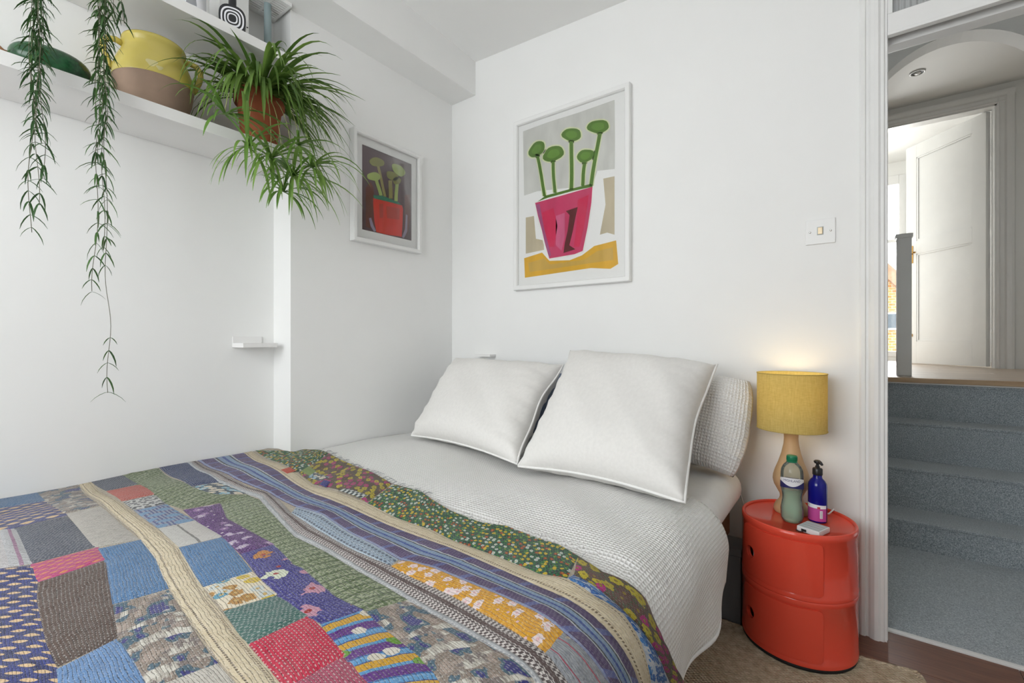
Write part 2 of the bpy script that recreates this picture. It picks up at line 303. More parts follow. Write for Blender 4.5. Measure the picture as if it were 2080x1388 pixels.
# ---- quilt layout in metres on the bed (across, along), painting shapes in metres on the wall
QEDGE = [(0.0012, -1.0252), (-0.0204, -0.891), (0.1474, -0.8947), (0.3733, -0.9291), (0.5803, -0.979), (0.7207, -1.0146), (0.8394, -1.0078), (0.9227, -1.0361), (1.0195, -1.0604), (1.1242, -1.0688), (1.1888, -1.0501), (1.2929, -1.0649), (1.3472, -1.0664), (1.4053, -1.0878), (1.4698, -1.1167), (1.5094, -1.0989), (1.5466, -1.0888), (1.5838, -1.1042), (1.6191, -1.0963), (1.6885, -1.0491), (1.7436, -0.9978), (1.8047, -0.9487)]
PATCHES = [
  ('plain_denim', [(-0.127, -1.7986), (-0.127, -1.7418), (-0.127, -1.6667)], [(-0.0172, -1.8025), (-0.039, -1.7484), (-0.0283, -1.6605)], 0),
  ('dots_navy', [(-0.0118, -1.8029), (-0.0336, -1.7489), (-0.0223, -1.6613)], [(0.267, -1.8204), (0.272, -1.7535), (0.2623, -1.6638)], 0),
  ('feather', [(-0.127, -1.6629), (-0.127, -1.5758)], [(0.2394, -1.6665), (0.227, -1.5968)], 0),
  ('plain_white', [(0.2493, -1.6599), (0.2417, -1.5967)], [(0.5407, -1.6649), (0.5726, -1.5975)], 0),
  ('plain_slate', [(0.2782, -1.7526), (0.271, -1.6661)], [(0.5308, -1.7573), (0.539, -1.6662)], 0),
  ('stripe_pink', [(0.2752, -1.8209), (0.2592, -1.7755), (0.2773, -1.7533)], [(0.4991, -1.835), (0.5058, -1.7979), (0.53, -1.7579)], 0),
  ('dash_magenta', [(0.5361, -1.7579), (0.548, -1.6623)], [(0.636, -1.7633), (0.6306, -1.6666)], 0),
  ('dots_navy2', [(0.4703, -1.8515), (0.7419, -1.865), (0.9976, -1.8777)], [(0.5414, -1.7586), (0.6384, -1.7636), (0.7234, -1.7757), (0.9102, -1.7897), (0.9938, -1.7919), (1.0957, -1.8026)], 0),
  ('plain_brown', [(0.6392, -1.763), (0.7241, -1.7752), (0.9108, -1.7892), (0.9855, -1.7873)], [(0.6369, -1.6671), (0.8201, -1.7001), (0.9742, -1.7229)], 0),
  ('plain_denim', [(0.5586, -1.6628), (0.6504, -1.6677), (0.8537, -1.7009)], [(0.5786, -1.5964), (0.7201, -1.6077), (0.8774, -1.634)], 0),
  ('feather', [(0.8603, -1.7017), (0.9715, -1.7234), (1.0562, -1.7255), (1.1313, -1.729)], [(0.8859, -1.6358), (1.0327, -1.6507), (1.1269, -1.6579), (1.1474, -1.6575)], 0),
  ('plain_lightblue', [(0.9957, -1.7917), (1.0383, -1.7968), (1.0957, -1.8026)], [(0.9777, -1.7231), (1.0647, -1.725), (1.1873, -1.7296)], 0),
  ('plain_white', [(1.1343, -1.7288), (1.1873, -1.7296)], [(1.1494, -1.6583), (1.2155, -1.6591), (1.2771, -1.6597)], 0),
  ('cream', [(-0.127, -1.5692), (0.034, -1.5728), (0.3101, -1.5863), (0.5094, -1.587), (0.7102, -1.6041), (0.8261, -1.6228), (0.9695, -1.6389), (1.0588, -1.6452), (1.1464, -1.651), (1.19, -1.6529), (1.2795, -1.6579)], [(-0.127, -1.5444), (0.1392, -1.5558), (0.2983, -1.5586), (0.5289, -1.5539), (0.6922, -1.5612), (0.8829, -1.5912), (0.9677, -1.6039), (1.0472, -1.6088), (1.105, -1.6137), (1.142, -1.6142), (1.2114, -1.6189), (1.2569, -1.6229), (1.3177, -1.6296)], 0),
  ('plain_slate', [(-0.127, -1.5404), (-0.127, -1.4607)], [(0.0094, -1.5328), (0.0268, -1.4534)], 0),
  ('plain_orange', [(0.0188, -1.5337), (0.0373, -1.4548)], [(0.2369, -1.5474), (0.2405, -1.4763)], 0),
  ('chip_black', [(0.2445, -1.5471), (0.2467, -1.4768)], [(0.3432, -1.5478), (0.3444, -1.4829)], 0),
  ('argyle', [(0.3482, -1.548), (0.3503, -1.4824)], [(0.5281, -1.547), (0.5395, -1.4787)], 0),
  ('stripe_white', [(0.5337, -1.5466), (0.5446, -1.4794)], [(0.6971, -1.5582), (0.7188, -1.4835)], 0),
  ('plain_denim', [(0.704, -1.5595), (0.8556, -1.5843), (0.9265, -1.5931)], [(0.7262, -1.4854), (0.8424, -1.5057), (0.9432, -1.5222)], 0),
  ('floral_beige', [(0.9309, -1.5938), (0.9895, -1.597), (1.0315, -1.6006)], [(0.9477, -1.5233), (1.0008, -1.5256), (1.0561, -1.5282)], 0),
  ('plain_teal', [(1.0343, -1.6016), (1.059, -1.5296)], [(1.1414, -1.6133), (1.1479, -1.5255)], 0),
  ('plain_red', [(1.1447, -1.6133), (1.2102, -1.6163), (1.2653, -1.6208)], [(1.1514, -1.5258), (1.2465, -1.5355), (1.2728, -1.5399)], 0),
  ('plain_pink', [(1.268, -1.6208), (1.3249, -1.6243)], [(1.2757, -1.5402), (1.324, -1.5506), (1.3758, -1.559), (1.4052, -1.5671)], 0),
  ('floral_purple', [(0.4336, -1.4656), (0.5712, -1.4779), (0.722, -1.4848), (0.8512, -1.5)], [(0.4533, -1.386), (0.5996, -1.4286), (0.7525, -1.4375), (0.8608, -1.4402)], 0),
  ('floral_indigo', [(0.8544, -1.5004), (0.9904, -1.5234), (1.0321, -1.5267), (1.0617, -1.5293), (1.1312, -1.5278), (1.1849, -1.522)], [(0.8642, -1.4408), (0.9863, -1.4626), (1.0095, -1.4585), (1.0857, -1.4665), (1.1409, -1.4711), (1.2049, -1.4632)], 0),
  ('stripe_multi', [(1.1876, -1.5228), (1.2455, -1.5349), (1.324, -1.5506), (1.3758, -1.559), (1.4052, -1.5671)], [(1.2083, -1.4637), (1.2481, -1.4693), (1.2996, -1.4742), (1.3619, -1.4813), (1.4095, -1.4939), (1.4677, -1.5192)], 0),
  ('green_weave', [(-0.127, -1.4607), (0.2382, -1.478), (0.3403, -1.4818), (0.4264, -1.4622), (0.4449, -1.3828), (0.5924, -1.4247), (0.7463, -1.4348), (0.8625, -1.439), (0.9826, -1.4606), (1.006, -1.4566), (1.0829, -1.4648), (1.1384, -1.4695), (1.2014, -1.4626), (1.2134, -1.4598)], [(-0.127, -1.4477), (-0.127, -1.3655), (0.0884, -1.3848), (0.2572, -1.3887), (0.3706, -1.3647), (0.4347, -1.3114), (0.5149, -1.312), (0.6283, -1.3414), (0.7602, -1.374), (0.8609, -1.3951), (0.9736, -1.3934), (1.1035, -1.399), (1.1851, -1.3979), (1.2422, -1.4014)], 0),
  ('plain_navy', [(-0.127, -1.3598), (0.1011, -1.3753), (0.2464, -1.3865)], [(-0.127, -1.2757), (0.1405, -1.3004), (0.2634, -1.3162)], 0),
  ('floral_pale', [(0.2535, -1.3862), (0.3216, -1.3789), (0.3665, -1.3632)], [(0.2683, -1.3181), (0.338, -1.3122), (0.4261, -1.3077)], 0),
  ('feather', [(1.2179, -1.4612), (1.2499, -1.4679), (1.2978, -1.4727), (1.363, -1.4805), (1.4106, -1.4932), (1.4681, -1.5188)], [(1.2453, -1.4008), (1.3007, -1.4041), (1.3477, -1.4045), (1.4466, -1.4091), (1.4931, -1.4089), (1.5185, -1.4109), (1.5401, -1.4198)], 0),
  ('plain_lace', [(-0.127, -1.2757), (0.252, -1.3202), (0.3913, -1.3093), (0.4996, -1.3024), (0.6181, -1.334), (0.7529, -1.368), (0.854, -1.3903), (0.968, -1.3888), (1.0996, -1.3952), (1.2042, -1.3968), (1.2988, -1.4023), (1.3461, -1.4028), (1.4454, -1.4075), (1.4931, -1.4066), (1.519, -1.4092), (1.5338, -1.4159)], [(-0.127, -1.2639), (0.244, -1.3074), (0.3818, -1.2957), (0.4793, -1.2862), (0.6042, -1.3196), (0.7431, -1.3559), (0.8388, -1.3776), (0.9556, -1.3769), (1.0912, -1.3849), (1.1983, -1.3877), (1.2937, -1.3931), (1.3409, -1.3931), (1.442, -1.3986), (1.4934, -1.3974), (1.5207, -1.3994), (1.539, -1.4073)], 0),
  ('trim_brown', [(-0.127, -1.2639), (0.244, -1.3074), (0.3818, -1.2957), (0.4793, -1.2862), (0.6042, -1.3196), (0.7431, -1.3559), (0.8388, -1.3776), (0.9556, -1.3769), (1.0912, -1.3849), (1.1983, -1.3877), (1.2937, -1.3931), (1.3409, -1.3931), (1.442, -1.3986), (1.4934, -1.3974), (1.5207, -1.3994), (1.539, -1.4073)], [(-0.127, -1.2477), (0.2598, -1.2793), (0.3866, -1.2809), (0.461, -1.2636), (0.5694, -1.2839), (0.709, -1.3234), (0.8482, -1.3403), (1.0028, -1.3515), (1.1289, -1.3455), (1.1737, -1.3489), (1.2984, -1.3491), (1.3929, -1.3574), (1.4593, -1.3646), (1.4968, -1.3621), (1.5269, -1.3658), (1.5424, -1.3662), (1.5628, -1.3671)], 0),
  ('lace_blue', [(0.7148, -1.3239), (0.8456, -1.3387), (1.0006, -1.3501), (1.1259, -1.3454)], [(0.6826, -1.2938), (0.7881, -1.2832), (0.9313, -1.3035), (1.0221, -1.3065), (1.1185, -1.3188)], 0),
  ('floral_yellow', [(1.1335, -1.3444), (1.1723, -1.3477), (1.2974, -1.348), (1.3921, -1.3565), (1.4587, -1.3637), (1.496, -1.3608)], [(1.1324, -1.3103), (1.2014, -1.2992), (1.2515, -1.3005), (1.3462, -1.3), (1.432, -1.3021), (1.4933, -1.3109)], 0),
  ('grey_red', [(1.4981, -1.3615), (1.5269, -1.3658), (1.5424, -1.3662), (1.5628, -1.3671)], [(1.4952, -1.3111), (1.5324, -1.304), (1.5645, -1.3001), (1.5938, -1.2958)], 0),
  ('plaid', [(-0.127, -1.2414), (0.2746, -1.2722), (0.4636, -1.2619), (0.5866, -1.2803), (0.6723, -1.291), (0.7852, -1.2815), (0.9288, -1.3019), (1.02, -1.3049), (1.1183, -1.3161), (1.2, -1.2978), (1.2503, -1.2992), (1.3452, -1.2988), (1.4313, -1.301), (1.4929, -1.3086), (1.5321, -1.3034), (1.5641, -1.2996), (1.5872, -1.2968)], [(-0.127, -1.0775), (0.2901, -1.1452), (0.4753, -1.1826), (0.6161, -1.2059), (0.7389, -1.2107), (0.8453, -1.2115), (0.9852, -1.2137), (1.105, -1.2129), (1.1668, -1.2128), (1.309, -1.2286), (1.406, -1.2386), (1.4839, -1.2399), (1.5406, -1.2333), (1.5811, -1.2268), (1.619, -1.222), (1.644, -1.2154)], 0),
  ('cream', [(-0.127, -1.0775), (0.2901, -1.1452), (0.4753, -1.1826), (0.6161, -1.2059), (0.7389, -1.2107), (0.8453, -1.2115), (0.9852, -1.2137), (1.105, -1.2129), (1.1668, -1.2128), (1.309, -1.2286), (1.406, -1.2386), (1.4839, -1.2399), (1.5406, -1.2333), (1.5811, -1.2268), (1.619, -1.222), (1.644, -1.2154)], [(-0.127, -1.0497), (0.2502, -1.0995), (0.3777, -1.1185), (0.5514, -1.1685), (0.6319, -1.1616), (0.7514, -1.1643), (0.8282, -1.1628), (0.9346, -1.1723), (1.0653, -1.1689), (1.1373, -1.1823), (1.2789, -1.1901), (1.3814, -1.2007), (1.4325, -1.1827), (1.4906, -1.1953), (1.5435, -1.1742), (1.5833, -1.1742), (1.6101, -1.1785), (1.6427, -1.1789), (1.6737, -1.1661)], 0),
  ('floral_green', [(-0.127, -1.0314), (0.2344, -1.0842), (0.332, -1.1006)], [(0.01, -0.891), (0.0731, -0.8874), (0.2018, -0.9086)], 0),
  ('floral_bright', [(0.3398, -1.1013), (0.5221, -1.1515), (0.6452, -1.1428), (0.7946, -1.1555)], [(0.2047, -0.9062), (0.3733, -0.9291), (0.5803, -0.979), (0.7244, -1.0176)], 0),
  ('floral_green', [(0.8025, -1.158), (0.9321, -1.1703), (1.0631, -1.1668), (1.1354, -1.1803), (1.2775, -1.1883), (1.3803, -1.1991), (1.4302, -1.1822)], [(0.7342, -1.0217), (0.8394, -1.0078), (0.9227, -1.0361), (1.0195, -1.0604), (1.1242, -1.0688), (1.1888, -1.0501), (1.2929, -1.0649), (1.3472, -1.0664), (1.4037, -1.0891)], 0),
  ('leaf_blue', [(1.4349, -1.1831), (1.4901, -1.1942), (1.5431, -1.1733), (1.5829, -1.1736), (1.6096, -1.178), (1.6427, -1.1789), (1.6766, -1.1613)], [(1.4373, -1.1652), (1.5107, -1.1728), (1.5467, -1.1674), (1.5819, -1.1559), (1.6168, -1.1391), (1.6894, -1.0931), (1.735, -1.0642)], 0),
  ('floral_bright', [(1.4379, -1.1624), (1.5097, -1.1707), (1.5458, -1.1656), (1.581, -1.1545), (1.6158, -1.1381), (1.6877, -1.0931), (1.7349, -1.0612)], [(1.4064, -1.0898), (1.4698, -1.1167), (1.5094, -1.0989), (1.5466, -1.0888), (1.5838, -1.1042), (1.6191, -1.0963), (1.6885, -1.0491), (1.7436, -0.9978), (1.7952, -0.9559)], 0),
  ('plain_orange', [(0.2837, -1.1336), (0.3392, -1.1401)], [(0.2719, -1.0984), (0.327, -1.1066)], 0.0035),
  ('lime_check', [(0.3387, -1.092), (0.412, -1.1051)], [(0.3037, -1.0438), (0.3736, -1.0584)], 0.0035),
  ('floral_pale', [(0.4337, -1.1242), (0.5139, -1.1271)], [(0.3842, -1.0682), (0.5007, -1.0886)], 0.0035),
  ('plain_blue', [(0.5543, -1.1511), (0.5947, -1.1562)], [(0.5205, -1.1177), (0.554, -1.1181)], 0.0035),
  ('check_black', [(0.6553, -1.1526), (0.7633, -1.1537)], [(0.6625, -1.1314), (0.7602, -1.1305)], 0.0035),
]
BIG_ART = [
  ('background', 'art_grey', 0, [(0.5121, 2.0513), (0.6563, 2.0557), (0.8276, 2.0525), (1.0114, 2.0556), (1.0137, 1.877), (1.0122, 1.7466), (0.928, 1.7567), (0.9002, 1.6894), (0.7485, 1.7123), (0.5987, 1.7277), (0.5192, 1.7209)]),
  ('tan_wash', 'art_tan', 0, [(0.9571, 1.7148), (1.0114, 1.7141), (1.0114, 1.4525), (0.9762, 1.467), (0.9402, 1.4625), (0.9682, 1.5947)]),
  ('tan_wash', 'art_tan', 0, [(0.5293, 1.607), (0.5792, 1.6071), (0.5909, 1.4909), (0.6373, 1.4766), (0.6392, 1.4296), (0.5293, 1.4229)]),
  ('tablecloth_paint', 'art_yellow', 0, [(0.5192, 1.4008), (0.6277, 1.4173), (0.6704, 1.3715), (0.7841, 1.3626), (0.849, 1.3786), (0.9117, 1.4141), (1.0191, 1.426), (1.0291, 1.3199), (0.9919, 1.3018), (0.8952, 1.3147), (0.5243, 1.3006)]),
  ('tablecloth_wash', 'art_mustard', 1, [(0.5444, 1.3733), (0.6373, 1.3879), (0.6751, 1.3535), (0.8617, 1.3574), (0.928, 1.3897), (1.0036, 1.3975), (1.006, 1.3405), (0.8952, 1.3373), (0.6563, 1.3297), (0.5514, 1.3272)]),
  ('halo', 'art_halo', 1, [(0.6436, 1.9657), (0.6497, 1.9527), (0.6513, 1.9385), (0.65, 1.9229), (0.639, 1.9078), (0.6193, 1.8993), (0.5991, 1.8961), (0.5795, 1.8954), (0.5617, 1.9002), (0.5485, 1.9101), (0.539, 1.9227), (0.5374, 1.9381), (0.5458, 1.9531), (0.5579, 1.9665), (0.5735, 1.9788), (0.5943, 1.9845), (0.6143, 1.9817), (0.6308, 1.9752)]),
  ('halo', 'art_halo', 1, [(0.7544, 1.901), (0.7604, 1.8872), (0.7594, 1.8721), (0.7452, 1.86), (0.7246, 1.8529), (0.7019, 1.8486), (0.6776, 1.8498), (0.6559, 1.8572), (0.6376, 1.8676), (0.6249, 1.8811), (0.625, 1.8963), (0.6334, 1.9097), (0.643, 1.9228), (0.66, 1.9341), (0.685, 1.9371), (0.7097, 1.9333), (0.7311, 1.9259), (0.7463, 1.9143)]),
  ('halo', 'art_halo', 1, [(0.8511, 1.9428), (0.8508, 1.9309), (0.8421, 1.9218), (0.8261, 1.9176), (0.806, 1.9171), (0.7833, 1.9233), (0.7642, 1.9353), (0.749, 1.9479), (0.7351, 1.9615), (0.7299, 1.9756), (0.7365, 1.9862), (0.7477, 1.9939), (0.7631, 1.9987), (0.7837, 1.9975), (0.8056, 1.9916), (0.8271, 1.9823), (0.8433, 1.9689), (0.8494, 1.955)]),
  ('halo', 'art_halo', 1, [(0.9186, 1.8442), (0.919, 1.8321), (0.915, 1.8208), (0.9043, 1.8118), (0.8892, 1.8062), (0.8716, 1.8027), (0.8519, 1.8044), (0.8357, 1.8133), (0.8255, 1.8244), (0.8174, 1.8356), (0.8146, 1.8478), (0.8194, 1.8593), (0.8287, 1.8697), (0.844, 1.8768), (0.8637, 1.8764), (0.8816, 1.8712), (0.8981, 1.8652), (0.9122, 1.8562)]),
  ('halo', 'art_halo', 1, [(0.9907, 1.9472), (0.9907, 1.9358), (0.9824, 1.9268), (0.9678, 1.9209), (0.9483, 1.918), (0.9244, 1.9226), (0.9041, 1.9336), (0.8878, 1.9449), (0.8727, 1.957), (0.8662, 1.9702), (0.8707, 1.9813), (0.8803, 1.9901), (0.8958, 1.9957), (0.9169, 1.9956), (0.9394, 1.9916), (0.9621, 1.9842), (0.9798, 1.9722), (0.9875, 1.959)]),
  ('stem_halo', 'art_halo', 1, [(0.5837, 1.9171), (0.5975, 1.8607), (0.6089, 1.8053), (0.6183, 1.7506), (0.6287, 1.6959), (0.6573, 1.6905), (0.647, 1.7447), (0.6377, 1.799), (0.6265, 1.854), (0.613, 1.9099)]),
  ('stem_halo', 'art_halo', 1, [(0.678, 1.8621), (0.6784, 1.8225), (0.6804, 1.7826), (0.6847, 1.7422), (0.689, 1.702), (0.7166, 1.6966), (0.7124, 1.7365), (0.7081, 1.7766), (0.7062, 1.8162), (0.7058, 1.8555)]),
  ('stem_halo', 'art_halo', 1, [(0.7779, 1.9354), (0.7783, 1.8765), (0.7799, 1.8174), (0.78, 1.7586), (0.7778, 1.7002), (0.8076, 1.6943), (0.8098, 1.7522), (0.8097, 1.8105), (0.8081, 1.8692), (0.8078, 1.9276)]),
  ('stem_halo', 'art_halo', 1, [(0.8505, 1.8136), (0.8456, 1.7871), (0.8425, 1.7602), (0.8414, 1.7328), (0.8396, 1.7055), (0.8668, 1.7), (0.8685, 1.727), (0.8696, 1.7542), (0.8726, 1.781), (0.8774, 1.8073)]),
  ('stem_halo', 'art_halo', 1, [(0.928, 1.9331), (0.9157, 1.8749), (0.9026, 1.8164), (0.8911, 1.7571), (0.8815, 1.697), (0.9097, 1.6912), (0.9191, 1.7509), (0.9304, 1.8097), (0.9434, 1.8678), (0.9555, 1.9256)]),
  ('pot_halo', 'art_white', 1, [(0.5792, 1.6775), (0.7483, 1.6873), (0.9085, 1.6937), (0.9042, 1.6183), (0.8868, 1.5029), (0.8582, 1.3918), (0.8133, 1.3807), (0.6668, 1.3758), (0.6383, 1.4546), (0.6185, 1.5255), (0.5944, 1.6072)]),
  ('pot', 'art_pink', 2, [(0.587, 1.6712), (0.7485, 1.6795), (0.9035, 1.6887), (0.8977, 1.6148), (0.8785, 1.5051), (0.8533, 1.3986), (0.8103, 1.3883), (0.6704, 1.3827), (0.6449, 1.4595), (0.6277, 1.5264), (0.6036, 1.6031)]),
  ('pot_shade', 'art_crimson', 3, [(0.6277, 1.6153), (0.6937, 1.628), (0.7167, 1.5371), (0.6983, 1.4368), (0.6704, 1.4403), (0.6449, 1.5239)]),
  ('pot_shade', 'art_crimson', 3, [(0.8276, 1.6428), (0.8852, 1.6548), (0.8617, 1.5152), (0.8362, 1.4197), (0.806, 1.4235), (0.8207, 1.5214)]),
  ('pot_light', 'art_rose', 3, [(0.7076, 1.586), (0.7574, 1.5934), (0.7574, 1.4763), (0.7394, 1.4121), (0.7076, 1.4436)]),
  ('pot_edge', 'art_mauve', 3, [(0.5909, 1.6623), (0.6133, 1.6624), (0.6373, 1.5411), (0.6657, 1.4489), (0.6798, 1.3993), (0.6704, 1.3883), (0.6449, 1.4635), (0.6277, 1.5304)]),
  ('pot_window', 'art_maroon', 4, [(0.7637, 1.6002), (0.8276, 1.6084), (0.8147, 1.5607), (0.8016, 1.5011), (0.7823, 1.4342), (0.8147, 1.4109), (0.7503, 1.4007), (0.7574, 1.4451), (0.7735, 1.5052), (0.7841, 1.5773)]),
  ('soil', 'art_green', 3, [(0.6017, 1.675), (0.6487, 1.6962), (0.7841, 1.7013), (0.8952, 1.7032), (0.9051, 1.6884), (0.7929, 1.6895), (0.661, 1.6834)]),
  ('stem', 'art_green', 3, [(0.5896, 1.9156), (0.6034, 1.8594), (0.6147, 1.804), (0.6241, 1.7494), (0.6345, 1.6949), (0.6516, 1.6916), (0.6413, 1.7459), (0.632, 1.8003), (0.6208, 1.8554), (0.6071, 1.9113)]),
  ('stem', 'art_green', 3, [(0.6836, 1.8607), (0.6839, 1.8212), (0.6859, 1.7814), (0.6903, 1.7411), (0.6946, 1.7009), (0.7112, 1.6977), (0.7069, 1.7377), (0.7026, 1.7778), (0.7006, 1.8175), (0.7002, 1.8568)]),
  ('stem', 'art_green', 3, [(0.7832, 1.934), (0.7836, 1.8752), (0.7852, 1.8161), (0.7853, 1.7574), (0.7831, 1.6992), (0.8024, 1.6953), (0.8046, 1.7533), (0.8045, 1.8117), (0.8029, 1.8705), (0.8025, 1.9289)]),
  ('stem', 'art_green', 3, [(0.8555, 1.8124), (0.8507, 1.786), (0.8476, 1.7591), (0.8465, 1.7317), (0.8448, 1.7044), (0.8617, 1.701), (0.8634, 1.7281), (0.8646, 1.7554), (0.8676, 1.7821), (0.8724, 1.8085)]),
  ('stem', 'art_green', 3, [(0.9329, 1.9318), (0.9206, 1.8736), (0.9075, 1.8152), (0.8961, 1.756), (0.8865, 1.6959), (0.9047, 1.6922), (0.9142, 1.7519), (0.9255, 1.8109), (0.9385, 1.869), (0.9507, 1.9269)]),
  ('flower_head', 'art_green', 3, [(0.6376, 1.9621), (0.6424, 1.9507), (0.6431, 1.9385), (0.6414, 1.9254), (0.6315, 1.9132), (0.6151, 1.9067), (0.5987, 1.9036), (0.5821, 1.9018), (0.5664, 1.9053), (0.5548, 1.9138), (0.5467, 1.9247), (0.546, 1.9381), (0.5548, 1.9505), (0.5657, 1.9609), (0.5778, 1.9712), (0.5947, 1.9771), (0.6118, 1.9754), (0.6262, 1.9702)]),
  ('flower_head', 'art_green', 3, [(0.747, 1.8999), (0.7525, 1.8877), (0.7514, 1.8745), (0.7378, 1.8646), (0.7193, 1.8595), (0.7005, 1.8559), (0.68, 1.8561), (0.661, 1.8618), (0.6444, 1.8704), (0.6327, 1.8823), (0.6334, 1.8958), (0.642, 1.9071), (0.6509, 1.918), (0.6655, 1.9272), (0.6864, 1.9297), (0.7073, 1.9271), (0.7263, 1.9214), (0.7399, 1.9116)]),
  ('flower_head', 'art_green', 3, [(0.8435, 1.9448), (0.8433, 1.9345), (0.8353, 1.927), (0.821, 1.9241), (0.804, 1.9244), (0.7853, 1.9295), (0.7694, 1.9393), (0.7561, 1.9495), (0.743, 1.961), (0.7381, 1.9734), (0.7444, 1.9824), (0.7548, 1.9885), (0.7684, 1.9919), (0.7857, 1.9902), (0.8036, 1.9855), (0.822, 1.9785), (0.8366, 1.9674), (0.8419, 1.9554)]),
  ('flower_head', 'art_green', 3, [(0.9117, 1.8436), (0.9116, 1.8332), (0.9077, 1.8237), (0.8979, 1.8167), (0.885, 1.8128), (0.8709, 1.8097), (0.8545, 1.8103), (0.8407, 1.8174), (0.8319, 1.8268), (0.8248, 1.8363), (0.8224, 1.8467), (0.827, 1.8563), (0.8354, 1.8645), (0.8483, 1.8701), (0.8645, 1.8694), (0.879, 1.8654), (0.8933, 1.8612), (0.9061, 1.8539)]),
  ('flower_head', 'art_green', 3, [(0.9837, 1.9485), (0.9837, 1.9385), (0.9758, 1.931), (0.9623, 1.9267), (0.9455, 1.9249), (0.9257, 1.9288), (0.9087, 1.9376), (0.8941, 1.9467), (0.8798, 1.9571), (0.8737, 1.9688), (0.8782, 1.9785), (0.8873, 1.9858), (0.9016, 1.9897), (0.9198, 1.9886), (0.9381, 1.9854), (0.9576, 1.9803), (0.9737, 1.9704), (0.9807, 1.9589)]),
  ('flower_brush', 'art_leaf', 4, [(0.6214, 1.9527), (0.6243, 1.9458), (0.6247, 1.9384), (0.6237, 1.9305), (0.6177, 1.9232), (0.6078, 1.9193), (0.5979, 1.9175), (0.588, 1.9164), (0.5786, 1.9186), (0.5717, 1.9237), (0.5669, 1.9302), (0.5665, 1.9382), (0.5717, 1.9456), (0.5782, 1.9518), (0.5854, 1.958), (0.5955, 1.9616), (0.6058, 1.9606), (0.6145, 1.9575)]),
  ('flower_brush', 'art_leaf', 4, [(0.7259, 1.8967), (0.7292, 1.8893), (0.7285, 1.8813), (0.7203, 1.8754), (0.7091, 1.8723), (0.6978, 1.8702), (0.6855, 1.8704), (0.6741, 1.8738), (0.6643, 1.879), (0.6573, 1.8861), (0.6578, 1.8941), (0.6628, 1.9009), (0.6681, 1.9074), (0.6768, 1.913), (0.6894, 1.9145), (0.7019, 1.9129), (0.7133, 1.9096), (0.7216, 1.9037)]),
  ('flower_brush', 'art_leaf', 4, [(0.8241, 1.9501), (0.824, 1.9438), (0.8192, 1.9393), (0.8105, 1.9376), (0.8002, 1.9378), (0.789, 1.941), (0.7796, 1.9468), (0.7716, 1.953), (0.7638, 1.9598), (0.7609, 1.9672), (0.7647, 1.9726), (0.7708, 1.9763), (0.7789, 1.9783), (0.7893, 1.9773), (0.8, 1.9745), (0.8111, 1.9704), (0.8199, 1.9637), (0.8232, 1.9565)]),
  ('flower_brush', 'art_leaf', 4, [(0.8942, 1.8421), (0.8942, 1.8359), (0.8918, 1.8301), (0.8858, 1.8259), (0.8781, 1.8236), (0.8696, 1.8217), (0.8597, 1.8221), (0.8515, 1.8264), (0.8463, 1.832), (0.842, 1.8377), (0.8406, 1.8439), (0.8434, 1.8497), (0.8484, 1.8546), (0.8561, 1.8579), (0.8657, 1.8576), (0.8745, 1.8552), (0.8831, 1.8527), (0.8908, 1.8484)]),
  ('flower_brush', 'art_leaf', 4, [(0.9632, 1.9523), (0.9632, 1.9462), (0.9584, 1.9417), (0.9503, 1.9391), (0.9401, 1.9381), (0.9283, 1.9405), (0.9181, 1.9458), (0.9094, 1.9513), (0.9009, 1.9575), (0.8973, 1.9645), (0.8999, 1.9702), (0.9054, 1.9746), (0.9138, 1.977), (0.9247, 1.9763), (0.9357, 1.9745), (0.9475, 1.9714), (0.9572, 1.9655), (0.9615, 1.9585)]),
]
